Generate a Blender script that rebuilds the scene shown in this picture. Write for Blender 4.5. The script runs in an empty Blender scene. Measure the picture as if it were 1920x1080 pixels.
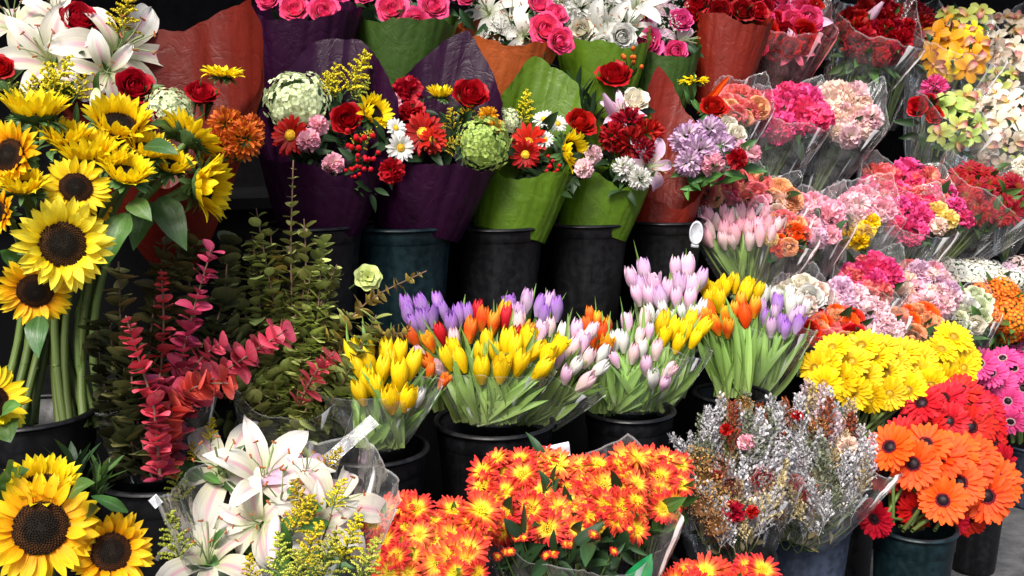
import bpy, math, random
from mathutils import Vector, Matrix
R = random.Random(7)
pi = math.pi
scene = bpy.context.scene
COL = scene.collection

# ---------------------------------------------------------------- camera
F = 1866.7                                   # focal length in photo pixels
PITCH = math.atan(320 / F)
CAM = Vector((0, 0, 1.5))
FW = Vector((0, math.cos(PITCH), -math.sin(PITCH)))
RT = Vector((1, 0, 0))
UPV = Vector((0, math.sin(PITCH), math.cos(PITCH)))
cd = bpy.data.cameras.new('camera'); cam = bpy.data.objects.new('camera', cd); COL.objects.link(cam)
cam.location = CAM; cam.rotation_euler = (pi / 2 - PITCH, 0, 0)
cd.lens = 35; cd.sensor_width = 36; cd.clip_end = 200; cd.clip_start = .05
scene.camera = cam
ROW = Vector((.866, .5, 0)); INW = Vector((-.5, .866, 0))   # along the stand / into the stand

def P(px, py, d):
    return CAM + (FW + RT * ((px - 960) / F) + UPV * ((540 - py) / F)) * d
def D(N, px):                                # depth of the row N at a photo column
    return N / (.866 - .5 * (px - 960) / F)

# ---------------------------------------------------------------- materials
def nodes(name):
    m = bpy.data.materials.new(name); m.use_nodes = True
    nt = m.node_tree; nt.nodes.clear()
    out = nt.nodes.new('ShaderNodeOutputMaterial')
    return m, nt, out
def nd(nt, t, **kw):
    n = nt.nodes.new(t)
    for k, v in kw.items():
        if k.startswith('i_'):
            key = k[2:]; key = int(key) if key.isdigit() else key.replace('_', ' ')
            n.inputs[key].default_value = v
        else: setattr(n, k, v)
    return n
def c4(c): return (c[0], c[1], c[2], 1)
def ramp(nt, stops, fac):
    r = nd(nt, 'ShaderNodeValToRGB'); el = r.color_ramp.elements
    while len(el) < len(stops): el.new(.5)
    for e, (p, c) in zip(el, stops): e.position = p; e.color = c4(c)
    nt.links.new(fac, r.inputs[0]); return r
MATS = {}
def petal_mat(name, stops, trans=.28, var=.22, stripe=None, rough=.5, streak=.22, spec=.25):
    """colour along the petal (UV.y), veins across it (UV.x), every petal and flower a little different"""
    if name in MATS: return MATS[name]
    m, nt, out = nodes(name); L = nt.links.new
    if not isinstance(stops, list): stops = [(0, stops), (1, stops)]
    uv = nd(nt, 'ShaderNodeUVMap'); sp = nd(nt, 'ShaderNodeSeparateXYZ'); L(uv.outputs[0], sp.inputs[0])
    at = nd(nt, 'ShaderNodeAttribute', attribute_name='rnd'); oi = nd(nt, 'ShaderNodeObjectInfo')
    col = ramp(nt, stops, sp.outputs['Y']).outputs[0]
    if stripe:
        a = nd(nt, 'ShaderNodeMath', operation='SUBTRACT', i_1=.5); L(sp.outputs['X'], a.inputs[0])
        b = nd(nt, 'ShaderNodeMath', operation='ABSOLUTE'); L(a.outputs[0], b.inputs[0])
        mr = nd(nt, 'ShaderNodeMapRange'); L(b.outputs[0], mr.inputs[0])
        mr.inputs[1].default_value = 0; mr.inputs[2].default_value = stripe[1]; mr.inputs[3].default_value = 1; mr.inputs[4].default_value = 0
        fr = ramp(nt, [(0, (.2,) * 3), (.3, (.8,) * 3), (.55, (.7,) * 3), (.85, (0,) * 3)], sp.outputs['Y'])
        mu = nd(nt, 'ShaderNodeMath', operation='MULTIPLY'); L(mr.outputs[0], mu.inputs[0]); L(fr.outputs[0], mu.inputs[1])
        mx = nd(nt, 'ShaderNodeMixRGB', i_Color2=c4(stripe[0])); L(mu.outputs[0], mx.inputs[0]); L(col, mx.inputs[1]); col = mx.outputs[0]
    # veins and blotches
    cb = nd(nt, 'ShaderNodeCombineXYZ')
    for k, s in (('X', 22), ('Y', 2.2)):
        q = nd(nt, 'ShaderNodeMath', operation='MULTIPLY', i_1=s); L(sp.outputs[k], q.inputs[0]); L(q.outputs[0], cb.inputs[k])
    q = nd(nt, 'ShaderNodeMath', operation='MULTIPLY', i_1=40); L(at.outputs['Fac'], q.inputs[0]); L(q.outputs[0], cb.inputs['Z'])
    nz = nd(nt, 'ShaderNodeTexNoise', i_Scale=1.0, i_Detail=3.0); L(cb.outputs[0], nz.inputs['Vector'])
    v1 = nd(nt, 'ShaderNodeMapRange'); L(nz.outputs[0], v1.inputs[0])
    v1.inputs[1].default_value = .3; v1.inputs[2].default_value = .7; v1.inputs[3].default_value = 1 - streak; v1.inputs[4].default_value = 1 + streak
    v2 = nd(nt, 'ShaderNodeMapRange'); L(at.outputs['Fac'], v2.inputs[0]); v2.inputs[3].default_value = 1 - var; v2.inputs[4].default_value = 1 + var * .5
    v3 = nd(nt, 'ShaderNodeMapRange'); L(oi.outputs['Random'], v3.inputs[0]); v3.inputs[3].default_value = 1 - var * .7; v3.inputs[4].default_value = 1 + var * .4
    p1 = nd(nt, 'ShaderNodeMath', operation='MULTIPLY'); L(v1.outputs[0], p1.inputs[0]); L(v2.outputs[0], p1.inputs[1])
    p2 = nd(nt, 'ShaderNodeMath', operation='MULTIPLY'); L(p1.outputs[0], p2.inputs[0]); L(v3.outputs[0], p2.inputs[1])
    hu = nd(nt, 'ShaderNodeMapRange'); L(oi.outputs['Random'], hu.inputs[0]); hu.inputs[3].default_value = .5 - var * .035; hu.inputs[4].default_value = .5 + var * .035
    hs = nd(nt, 'ShaderNodeHueSaturation'); L(hu.outputs[0], hs.inputs['Hue']); L(p2.outputs[0], hs.inputs['Value']); L(col, hs.inputs['Color'])
    pr = nd(nt, 'ShaderNodeBsdfPrincipled', i_Roughness=rough); pr.inputs['Specular IOR Level'].default_value = spec
    L(hs.outputs[0], pr.inputs['Base Color'])
    bp = nd(nt, 'ShaderNodeBump', i_Strength=.25, i_Distance=.004); L(nz.outputs[0], bp.inputs['Height']); L(bp.outputs[0], pr.inputs['Normal'])
    tr = nd(nt, 'ShaderNodeBsdfTranslucent'); L(hs.outputs[0], tr.inputs[0])
    mx = nd(nt, 'ShaderNodeMixShader', i_0=trans); L(pr.outputs[0], mx.inputs[1]); L(tr.outputs[0], mx.inputs[2]); L(mx.outputs[0], out.inputs[0])
    MATS[name] = m; return m
def plain(name, col, rough=.5, spec=.5, noise=.25, scale=30, bump=.0, col2=None, sheen=0):
    if name in MATS: return MATS[name]
    m, nt, out = nodes(name); L = nt.links.new
    tc = nd(nt, 'ShaderNodeTexCoord'); nz = nd(nt, 'ShaderNodeTexNoise', i_Scale=scale, i_Detail=6.0); L(tc.outputs['Object'], nz.inputs['Vector'])
    c2 = col2 or tuple(min(1, x * (1 + noise * 2)) for x in col); c1 = tuple(x * (1 - noise) for x in col)
    r = ramp(nt, [(.3, c1), (.7, c2)], nz.outputs[0])
    pr = nd(nt, 'ShaderNodeBsdfPrincipled', i_Roughness=rough); pr.inputs['Specular IOR Level'].default_value = spec
    L(r.outputs[0], pr.inputs['Base Color'])
    if bump:
        n2 = nd(nt, 'ShaderNodeTexNoise', i_Scale=scale * 3, i_Detail=8.0); L(tc.outputs['Object'], n2.inputs['Vector'])
        b = nd(nt, 'ShaderNodeBump', i_Strength=bump, i_Distance=.01); L(n2.outputs[0], b.inputs['Height']); L(b.outputs[0], pr.inputs['Normal'])
    L(pr.outputs[0], out.inputs[0]); MATS[name] = m; return m
def bucket_mat(name, col, rough=.38):
    """moulded plastic: scuffs, dried water runs"""
    if name in MATS: return MATS[name]
    m, nt, out = nodes(name); L = nt.links.new
    tc = nd(nt, 'ShaderNodeTexCoord'); mp = nd(nt, 'ShaderNodeMapping'); mp.inputs['Scale'].default_value = (26, 26, 2.2); L(tc.outputs['Object'], mp.inputs[0])
    nz = nd(nt, 'ShaderNodeTexNoise', i_Scale=1.0, i_Detail=5.0); L(mp.outputs[0], nz.inputs['Vector'])
    n2 = nd(nt, 'ShaderNodeTexNoise', i_Scale=55.0, i_Detail=6.0); L(tc.outputs['Object'], n2.inputs['Vector'])
    a = nd(nt, 'ShaderNodeMath', operation='MULTIPLY'); L(nz.outputs[0], a.inputs[0]); L(n2.outputs[0], a.inputs[1])
    r = ramp(nt, [(.18, tuple(x * .7 for x in col)), (.36, tuple(x * 1.5 for x in col))], a.outputs[0])
    pr = nd(nt, 'ShaderNodeBsdfPrincipled'); L(r.outputs[0], pr.inputs['Base Color'])
    rr = nd(nt, 'ShaderNodeMapRange'); L(a.outputs[0], rr.inputs[0]); rr.inputs[1].default_value = .15; rr.inputs[2].default_value = .4
    rr.inputs[3].default_value = rough - .06; rr.inputs[4].default_value = rough + .22; L(rr.outputs[0], pr.inputs['Roughness'])
    b = nd(nt, 'ShaderNodeBump', i_Strength=.12, i_Distance=.004); L(n2.outputs[0], b.inputs['Height']); L(b.outputs[0], pr.inputs['Normal'])
    pr.inputs['Specular IOR Level'].default_value = .22
    L(pr.outputs[0], out.inputs[0]); MATS[name] = m; return m
def paper_mat(name, col, trans=.3, rough=.42, spec=.28):
    """florist's waxed tissue: mottled, faintly creased"""
    if name in MATS: return MATS[name]
    m, nt, out = nodes(name); L = nt.links.new
    tc = nd(nt, 'ShaderNodeTexCoord')
    nz = nd(nt, 'ShaderNodeTexNoise', i_Scale=14.0, i_Detail=6.0, i_Distortion=1.2); L(tc.outputs['Object'], nz.inputs['Vector'])
    r = ramp(nt, [(.25, tuple(x * .8 for x in col)), (.5, col), (.8, tuple(min(1, x * 1.25) for x in col))], nz.outputs[0])
    vo = nd(nt, 'ShaderNodeTexVoronoi', feature='DISTANCE_TO_EDGE', i_Scale=16.0)
    wp = nd(nt, 'ShaderNodeMixRGB', i_0=.12); L(tc.outputs['Object'], wp.inputs[1]); L(nz.outputs['Color'], wp.inputs[2]); L(wp.outputs[0], vo.inputs['Vector'])
    sm = nd(nt, 'ShaderNodeMapRange'); L(vo.outputs['Distance'], sm.inputs[0]); sm.inputs[2].default_value = .18
    uv = nd(nt, 'ShaderNodeUVMap'); um = nd(nt, 'ShaderNodeMapping'); um.inputs['Scale'].default_value = (24, 2.4, 1); um.inputs['Rotation'].default_value = (0, 0, .06); L(uv.outputs[0], um.inputs[0])
    un = nd(nt, 'ShaderNodeTexNoise', i_Scale=1.0, i_Detail=3.0, i_Distortion=.8); L(um.outputs[0], un.inputs['Vector'])
    b0 = nd(nt, 'ShaderNodeBump', i_Strength=.16, i_Distance=.005); L(sm.outputs[0], b0.inputs['Height'])
    b = nd(nt, 'ShaderNodeBump', i_Strength=.2, i_Distance=.012); L(un.outputs[0], b.inputs['Height']); L(b0.outputs[0], b.inputs['Normal'])
    pr = nd(nt, 'ShaderNodeBsdfPrincipled', i_Roughness=rough); pr.inputs['Specular IOR Level'].default_value = spec
    L(r.outputs[0], pr.inputs['Base Color']); L(b.outputs[0], pr.inputs['Normal'])
    tr = nd(nt, 'ShaderNodeBsdfTranslucent'); L(r.outputs[0], tr.inputs[0])
    mx = nd(nt, 'ShaderNodeMixShader', i_0=trans); L(pr.outputs[0], mx.inputs[1]); L(tr.outputs[0], mx.inputs[2]); L(mx.outputs[0], out.inputs[0])
    MATS[name] = m; return m
def film_mat(name, tint=(1, 1, 1), haze=.02, gloss=.8, crease_glint=.4):
    """clear cellophane: see-through, a thin milky haze, sharp reflections, glints painted on creases and rim"""
    if name in MATS: return MATS[name]
    m, nt, out = nodes(name); L = nt.links.new
    tc = nd(nt, 'ShaderNodeTexCoord')
    nz = nd(nt, 'ShaderNodeTexNoise', i_Scale=18.0, i_Detail=4.0, i_Distortion=1.0); L(tc.outputs['Object'], nz.inputs['Vector'])
    vo = nd(nt, 'ShaderNodeTexVoronoi', feature='DISTANCE_TO_EDGE', i_Scale=11.0); wp = nd(nt, 'ShaderNodeMixRGB', i_0=.2)
    L(tc.outputs['Object'], wp.inputs[1]); L(nz.outputs['Color'], wp.inputs[2]); L(wp.outputs[0], vo.inputs['Vector'])
    b = nd(nt, 'ShaderNodeBump', i_Strength=.12, i_Distance=.02); L(vo.outputs['Distance'], b.inputs['Height'])
    b2 = nd(nt, 'ShaderNodeBump', i_Strength=.1, i_Distance=.01); L(nz.outputs[0], b2.inputs['Height']); L(b.outputs[0], b2.inputs['Normal'])
    tp = nd(nt, 'ShaderNodeBsdfTransparent'); tp.inputs[0].default_value = c4(tint)
    gl = nd(nt, 'ShaderNodeBsdfGlossy', i_Roughness=.09); L(b2.outputs[0], gl.inputs['Normal'])
    lw = nd(nt, 'ShaderNodeFresnel', i_IOR=1.5); L(b2.outputs[0], lw.inputs['Normal'])
    fm = nd(nt, 'ShaderNodeMath', operation='MULTIPLY', i_1=gloss * .42); L(lw.outputs[0], fm.inputs[0])
    fc = nd(nt, 'ShaderNodeMath', operation='MINIMUM', i_1=.38); L(fm.outputs[0], fc.inputs[0])
    m1 = nd(nt, 'ShaderNodeMixShader'); L(fc.outputs[0], m1.inputs[0]); L(tp.outputs[0], m1.inputs[1]); L(gl.outputs[0], m1.inputs[2])
    df = nd(nt, 'ShaderNodeBsdfDiffuse'); df.inputs[0].default_value = (.8 * tint[0], .8 * tint[1], .8 * tint[2], 1)
    hz = nd(nt, 'ShaderNodeMapRange'); L(nz.outputs[0], hz.inputs[0]); hz.inputs[1].default_value = .35; hz.inputs[2].default_value = .75
    hz.inputs[3].default_value = haze * .3; hz.inputs[4].default_value = haze * 2.2
    # creases run from the gathered neck to the rim and whiten the film, white painted in for their glints
    uv = nd(nt, 'ShaderNodeUVMap'); mp = nd(nt, 'ShaderNodeMapping'); mp.inputs['Scale'].default_value = (46, 1.3, 1); L(uv.outputs[0], mp.inputs[0])
    n3 = nd(nt, 'ShaderNodeTexNoise', i_Scale=1.0, i_Detail=2.0, i_Distortion=.6); L(mp.outputs[0], n3.inputs['Vector'])
    cr = nd(nt, 'ShaderNodeMapRange'); L(n3.outputs[0], cr.inputs[0]); cr.inputs[1].default_value = .64; cr.inputs[2].default_value = .78; cr.inputs[3].default_value = 0; cr.inputs[4].default_value = crease_glint
    mp2 = nd(nt, 'ShaderNodeMapping'); mp2.inputs['Scale'].default_value = (15, .9, 1); mp2.inputs['Location'].default_value = (3, 7, 0); mp2.inputs['Rotation'].default_value = (0, 0, .25); L(uv.outputs[0], mp2.inputs[0])
    n4 = nd(nt, 'ShaderNodeTexNoise', i_Scale=1.0, i_Detail=1.0, i_Distortion=.4); L(mp2.outputs[0], n4.inputs['Vector'])
    c2 = nd(nt, 'ShaderNodeMapRange'); L(n4.outputs[0], c2.inputs[0]); c2.inputs[1].default_value = .69; c2.inputs[2].default_value = .73; c2.inputs[3].default_value = 0; c2.inputs[4].default_value = crease_glint * 1.5  # wider slanting streaks, film highlights painted as white
    sy = nd(nt, 'ShaderNodeSeparateXYZ'); L(uv.outputs[0], sy.inputs[0])      # edge highlight painted as a white band along the rim
    ed = nd(nt, 'ShaderNodeMapRange'); L(sy.outputs['Y'], ed.inputs[0]); ed.inputs[1].default_value = .984; ed.inputs[2].default_value = .994; ed.inputs[3].default_value = 0; ed.inputs[4].default_value = crease_glint * .4
    h2 = nd(nt, 'ShaderNodeMath', operation='ADD'); L(hz.outputs[0], h2.inputs[0]); L(ed.outputs[0], h2.inputs[1])
    a0 = nd(nt, 'ShaderNodeMath', operation='ADD'); L(h2.outputs[0], a0.inputs[0]); L(c2.outputs[0], a0.inputs[1])
    ad = nd(nt, 'ShaderNodeMath', operation='ADD', use_clamp=True); L(a0.outputs[0], ad.inputs[0]); L(cr.outputs[0], ad.inputs[1])
    m2 = nd(nt, 'ShaderNodeMixShader'); L(ad.outputs[0], m2.inputs[0]); L(m1.outputs[0], m2.inputs[1]); L(df.outputs[0], m2.inputs[2])
    L(m2.outputs[0], out.inputs[0]); MATS[name] = m; return m

# ---------------------------------------------------------------- mesh builder
class MB:
    def __init__(s): s.v = []; s.f = []; s.uv = []; s.rn = []; s.mi = []; s.m = 0
    def grid(s, rows, closed=False, uvs=None, rnd=None):
        """rows: list of equal-length lists of points"""
        b = len(s.v); rn = R.random() if rnd is None else rnd
        n = len(rows[0]); k = len(rows)
        for i, row in enumerate(rows):
            for j, p in enumerate(row):
                s.v.append(tuple(p)); s.uv.append((j / max(1, n - 1), i / max(1, k - 1))); s.rn.append(rn)
        for i in range(k - 1):
            for j in range(n if closed else n - 1):
                j2 = (j + 1) % n
                s.f.append((b + i * n + j, b + i * n + j2, b + (i + 1) * n + j2, b + (i + 1) * n + j)); s.mi.append(s.m)
    def blob(s, c, r, sq=1.0):
        b = len(s.v); rn = R.random(); c = Vector(c)
        a = R.random() * 6
        for dx, dy, dz in ((1, 0, 0), (0, 1, 0), (-1, 0, 0), (0, -1, 0), (0, 0, 1), (0, 0, -1)):
            q = Vector((dx * math.cos(a) - dy * math.sin(a), dx * math.sin(a) + dy * math.cos(a), dz * sq)) * r * R.uniform(.8, 1.2)
            s.v.append(tuple(c + q)); s.uv.append((.5, R.random())); s.rn.append(rn)
        for t in ((0, 1, 4), (1, 2, 4), (2, 3, 4), (3, 0, 4), (1, 0, 5), (2, 1, 5), (3, 2, 5), (0, 3, 5)):
            s.f.append(tuple(b + x for x in t)); s.mi.append(s.m)
    def tube(s, pts, r0, r1=None, n=6, cap=False):
        r1 = r0 if r1 is None else r1
        pts = [Vector(p) for p in pts]; rows = []; k = len(pts)
        for i, p in enumerate(pts):
            t = (pts[min(i + 1, k - 1)] - pts[max(i - 1, 0)]).normalized()
            a = t.cross(Vector((.3, .5, .81))).normalized(); b = t.cross(a)
            r = r0 + (r1 - r0) * i / max(1, k - 1)
            rows.append([p + (a * math.cos(2 * pi * j / n) + b * math.sin(2 * pi * j / n)) * r for j in range(n)])
        s.grid(rows, closed=True)
        if cap:
            b = len(s.v) - n; s.f.append(tuple(range(b, b + n))); s.mi.append(s.m)
    def mesh(s, name, mats):
        me = bpy.data.meshes.new(name); me.from_pydata(s.v, [], s.f)
        for m in mats: me.materials.append(m)
        me.polygons.foreach_set('material_index', s.mi)
        me.polygons.foreach_set('use_smooth', [True] * len(s.f))
        ul = me.uv_layers.new(name='UVMap'); li = [0] * len(me.loops); me.loops.foreach_get('vertex_index', li)
        fl = []
        for i in li: fl += s.uv[i]
        ul.data.foreach_set('uv', fl)
        at = me.attributes.new('rnd', 'FLOAT', 'POINT'); at.data.foreach_set('value', s.rn)
        me.update(); return me

PROF = {
    'point': [(0, .45), (.3, .95), (.5, 1), (.75, .74), (.92, .3), (1, .02)],
    'round': [(0, .4), (.4, .9), (.7, 1), (.9, .78), (1, .3)],
    'strap': [(0, .5), (.3, .88), (.75, 1), (.93, .75), (1, .3)],
    'lily': [(0, .35), (.3, .85), (.52, 1), (.78, .68), (.94, .22), (1, .02)],
    'fan': [(0, .15), (.5, .62), (.85, 1), (1, .88)],
    'leaf': [(0, .15), (.2, .75), (.4, 1), (.7, .7), (.9, .25), (1, .02)],
    'disc': [(0, .35), (.15, .78), (.4, 1), (.68, .97), (.88, .68), (1, .2)],
    'blade': [(0, .7), (.3, 1), (.6, .8), (.85, .4), (1, .02)],
}
def prof(name, t):
    p = PROF[name]
    for (a, x), (b, y) in zip(p, p[1:]):
        if t <= b: return x + (y - x) * (t - a) / (b - a)
    return p[-1][1]
def petal(mb, L, W, az, r0, el, bend=0, cup=.2, pr='point', nu=3, nv=6, z0=0, ruf=0, twist=0, M=None):
    """a petal growing outwards from radius r0 at azimuth az; el = rise, bend = curl along it, cup = hollow across"""
    rows = []; x = r0; z = z0; ph = R.random() * 6; rn = R.random()
    ca, sa = math.cos(az), math.sin(az)
    for i in range(nv + 1):
        t = i / nv; ang = el + bend * t
        if i: x += math.cos(ang) * L / nv; z += math.sin(ang) * L / nv
        w = W * prof(pr, t) / 2; row = []
        for j in range(nu + 1):
            u = 2 * j / nu - 1
            o = cup * w * u * u + ruf * t * t * math.sin(u * 7 + ph) + twist * u * w * t
            px = x - math.sin(ang) * o; pz = z + math.cos(ang) * o; py = u * w
            p = Vector((px * ca - py * sa, px * sa + py * ca, pz))
            row.append(M @ p if M else p)
        rows.append(row)
    mb.grid(rows, rnd=rn)
def align(axis, roll=0, loc=(0, 0, 0), sc=1):
    z = Vector(axis).normalized(); h = Vector((0, 0, 1)) if abs(z.z) < .95 else Vector((1, 0, 0))
    x = h.cross(z).normalized(); y = z.cross(x)
    m = Matrix((x, y, z)).transposed().to_4x4() @ Matrix.Rotation(roll, 4, 'Z') @ Matrix.Scale(sc, 4)
    m.translation = Vector(loc); return m
def dome(mb, r, h, n=20, k=6, M=None, z0=0, jit=0):
    rows = []
    for i in range(k + 1):
        t = i / k; rr = max(.001, r * t)
        rows.append([])
        for j in range(n):
            a = 2 * pi * j / n; p = Vector((rr * math.cos(a), rr * math.sin(a), z0 + h * math.cos(t * pi / 2) + R.uniform(-jit, jit)))
            rows[-1].append(M @ p if M else p)
    mb.grid(rows, closed=True)
def fib(n, top=-.2):
    out = []
    for i in range(n):
        z = 1 - (1 - top) * (i + .5) / n; r = math.sqrt(max(0, 1 - z * z)); a = i * 2.39996
        out.append(Vector((r * math.cos(a), r * math.sin(a), z)))
    return out

# ---------------------------------------------------------------- colours
LEAFM = petal_mat('leaf_green', [(0, (.06, .13, .025)), (1, (.08, .2, .04))], trans=.2, var=.5, stripe=((.16, .28, .1), .12), rough=.38, spec=.4)
DLEAF = petal_mat('leaf_dark', [(0, (.018, .04, .014)), (1, (.03, .075, .025))], trans=.12, var=.5, rough=.4)
BLADEM = petal_mat('tulip_leaf', [(0, (.3, .4, .12)), (.5, (.28, .44, .1)), (1, (.22, .4, .07))], trans=.4, var=.35, rough=.35, spec=.4)
STEMM = petal_mat('stem_green', [(0, (.08, .11, .025)), (1, (.11, .17, .04))], trans=0, var=.3, rough=.45)
SEPAL = petal_mat('sepal_green', [(0, (.05, .1, .03)), (1, (.12, .24, .07))], trans=.2, var=.3)
DISC = petal_mat('sunflower_disc', [(0, (.012, .008, .006)), (.55, (.014, .009, .006)), (.78, (.06, .022, .008)), (1, (.03, .012, .006))], trans=0, var=.3, rough=.8, spec=.1)
YDISC = petal_mat('yellow_disc', [(0, (.8, .5, .03)), (1, (.75, .4, .02))], trans=0, var=.3, rough=.7)
PALM = {
    'sunflower yellow': [(0, (.9, .48, .0)), (.3, (.95, .68, .004)), (1, (.96, .78, .015))],
    'sunflower golden': [(0, (.8, .26, .0)), (.4, (.92, .48, .005)), (1, (.95, .68, .015))],
    'sunflower lemon': [(0, (.88, .55, .0)), (.3, (.95, .76, .02)), (1, (.96, .84, .07))],
    'red': [(0, (.26, .003, .006)), (1, (.46, .004, .014))],
    'dark red': [(0, (.18, .003, .008)), (1, (.36, .006, .014))],
    'scarlet': [(0, (.45, .02, .005)), (.2, (.6, .008, .01)), (1, (.64, .01, .014))],
    'hot pink': [(0, (.9, .3, .45)), (1, (.88, .05, .22))],
    'magenta pink': [(0, (.88, .45, .55)), (.2, (.8, .05, .27)), (1, (.87, .11, .34))],
    'pink': [(0, (.9, .65, .6)), (1, (.93, .42, .54))],
    'pale pink': [(0, (.85, .75, .6)), (1, (.86, .55, .62))],
    'blush': [(0, (.88, .74, .55)), (1, (.92, .68, .58))],
    'lilac': [(0, (.7, .6, .6)), (1, (.66, .38, .66))],
    'lilac pink': [(0, (.8, .72, .6)), (.5, (.82, .5, .68)), (1, (.84, .6, .74))],
    'purple': [(0, (.55, .4, .6)), (1, (.38, .14, .6))],
    'white': [(0, (.6, .66, .42)), (.3, (.76, .75, .68)), (1, (.8, .79, .75))],
    'cream': [(0, (.7, .7, .4)), (.4, (.84, .78, .62)), (1, (.86, .8, .68))],
    'beige': [(0, (.5, .4, .2)), (.5, (.62, .5, .36)), (1, (.7, .56, .44))],
    'yellow': [(0, (.85, .55, .0)), (1, (.93, .66, .01))],
    'pale yellow': [(0, (.85, .6, .1)), (1, (.92, .72, .25))],
    'gold': [(0, (.75, .3, .0)), (1, (.85, .42, .02))],
    'orange': [(0, (.8, .03, .0)), (.3, (.9, .075, .004)), (1, (.92, .11, .01))],
    'flame': [(0, (.85, .45, .02)), (.4, (.9, .16, .01)), (.8, (.9, .4, .02)), (1, (.92, .5, .03))],
    'orange red': [(0, (.85, .3, .02)), (.5, (.85, .1, .01)), (1, (.85, .22, .02))],
    'peach': [(0, (.92, .6, .2)), (1, (.92, .42, .22))],
    'coral': [(0, (.92, .5, .25)), (1, (.88, .17, .2))],
    'mum orange': [(0, (.97, .74, .03)), (.36, (.95, .58, .04)), (.56, (.84, .14, .03)), (.8, (.64, .025, .02)), (1, (.7, .05, .035))],
    'mum amber': [(0, (.97, .76, .05)), (.4, (.95, .6, .05)), (.66, (.86, .2, .04)), (1, (.68, .05, .035))],
    'mum scarlet': [(0, (.9, .3, .02)), (.4, (.75, .05, .02)), (1, (.62, .015, .02))],
    'rust': [(0, (.6, .25, .01)), (.5, (.5, .06, .01)), (1, (.7, .2, .02))],
    'wine': [(0, (.4, .1, .01)), (.3, (.3, .005, .012)), (1, (.42, .01, .02))],
    'green white': [(0, (.6, .68, .3)), (1, (.8, .85, .6))],
    'green': [(0, (.3, .45, .06)), (1, (.52, .66, .2))],
    'olive': [(0, (.35, .2, .03)), (.3, (.4, .42, .08)), (1, (.5, .55, .14))],
    'pink stripe': [(0, (.5, .62, .25)), (.22, (.72, .68, .48)), (.6, (.79, .75, .66)), (1, (.82, .79, .73))],
    'orange kalanchoe': [(0, (.9, .4, .02)), (1, (.85, .07, .01))],
}
def pm(color):
    if color in ('pink stripe',): return petal_mat('petal_' + color.replace(' ', '_'), PALM[color], trans=.4, stripe=((.74, .3, .45), .15), streak=.12, var=.08, spec=.12)
    if color in ('white', 'cream', 'blush', 'pale pink', 'lilac pink', 'pink'): return petal_mat('petal_' + color.replace(' ', '_'), PALM[color], trans=.35, streak=.1, var=.1)
    if color == 'flame': return petal_mat('petal_flame', PALM[color], stripe=((.85, .06, .005), .3))
    return petal_mat('petal_' + color.replace(' ', '_'), PALM[color], trans=.4 if color.startswith('sunf') else .3, var=.15)

# ---------------------------------------------------------------- flower shapes, all of diameter about 1, facing +Z
def calyx(mb, r, depth, mi=1, n=9):
    mb.m = mi
    rows = []
    for i in range(5):
        t = i / 4; rr = r * math.cos(t * 1.35)
        rows.append([(rr * math.cos(2 * pi * j / n), rr * math.sin(2 * pi * j / n), -depth * t) for j in range(n)])
    mb.grid(rows, closed=True); mb.m = 0
def s_sunflower(v):
    mb = MB(); cupd = (.0, .35, .9)[v % 3]
    for row, (n, el) in enumerate(((19, .08), (20, .28), (14, .6))):
        if row == 2 and v % 3 == 0: n = 4
        for i in range(n):
            L = R.uniform(.25, .31) * (.9 if row == 2 else 1)
            petal(mb, L, R.uniform(.09, .12), 2 * pi * (i + .5 * (row % 2) + R.uniform(-.25, .25)) / n, .2, el + cupd + R.uniform(-.2, .25), bend=(R.uniform(-.5, .2) if R.random() < .93 else R.choice((-1.2, .9, -.9))) - cupd * .25,
                  cup=R.uniform(.1, .5), nu=3, nv=6, z0=-.02 * (2 - row), twist=R.uniform(-.3, .3), ruf=.006)
    mb.m = 1
    for i in range(26):
        petal(mb, R.uniform(.2, .3), .08, R.random() * 2 * pi, .12, R.uniform(-.25, .1), bend=R.uniform(-.9, .7), cup=.3, nu=2, nv=5, z0=-.07)
    calyx(mb, .24, .13, 1)
    dm = MB(); r = .225
    dome(dm, r, .05, n=28, k=10, z0=.01, jit=.004)
    for i in range(330):
        q = r * math.sqrt((i + 8) / 340); a = i * 2.39996
        dm.blob((q * math.cos(a), q * math.sin(a), .015 + .05 * math.cos(q / r * pi / 2)), .0075 + .004 * (q / r), 1.6)
        for k in range(6): dm.uv[-1 - k] = (.5, q / r)
    return mb, [SEPAL], [('disc', dm, [DISC])]
def s_gerbera(v):
    mb = MB()
    for n, L, el, z in ((21, .36, .02, -.02), (20, .34, .12, .0), (16, .2, .35, .01)):
        for i in range(n):
            petal(mb, L * R.uniform(.92, 1.05), .105 if L > .3 else .06, 2 * pi * (i + R.uniform(-.2, .2)) / n, .1, el + R.uniform(-.07, .1) + .06 * (v % 3), bend=R.uniform(-.35, .05), cup=R.uniform(-.1, .3), pr='strap', nu=3, nv=5, z0=z)
    calyx(mb, .13, .1, 1)
    dm = MB(); dome(dm, .1, .035, n=18, k=5, z0=.012)
    for i in range(120):
        q = .13 * math.sqrt((i + 30) / 150); a = i * 2.39996
        dm.m = 1 if q > .098 else 0
        dm.blob((q * math.cos(a), q * math.sin(a), .035), .008 if q < .1 else .011, 1.8)
    return mb, [SEPAL], [('disc', dm, ['gdisc', 'gring'])]
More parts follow.
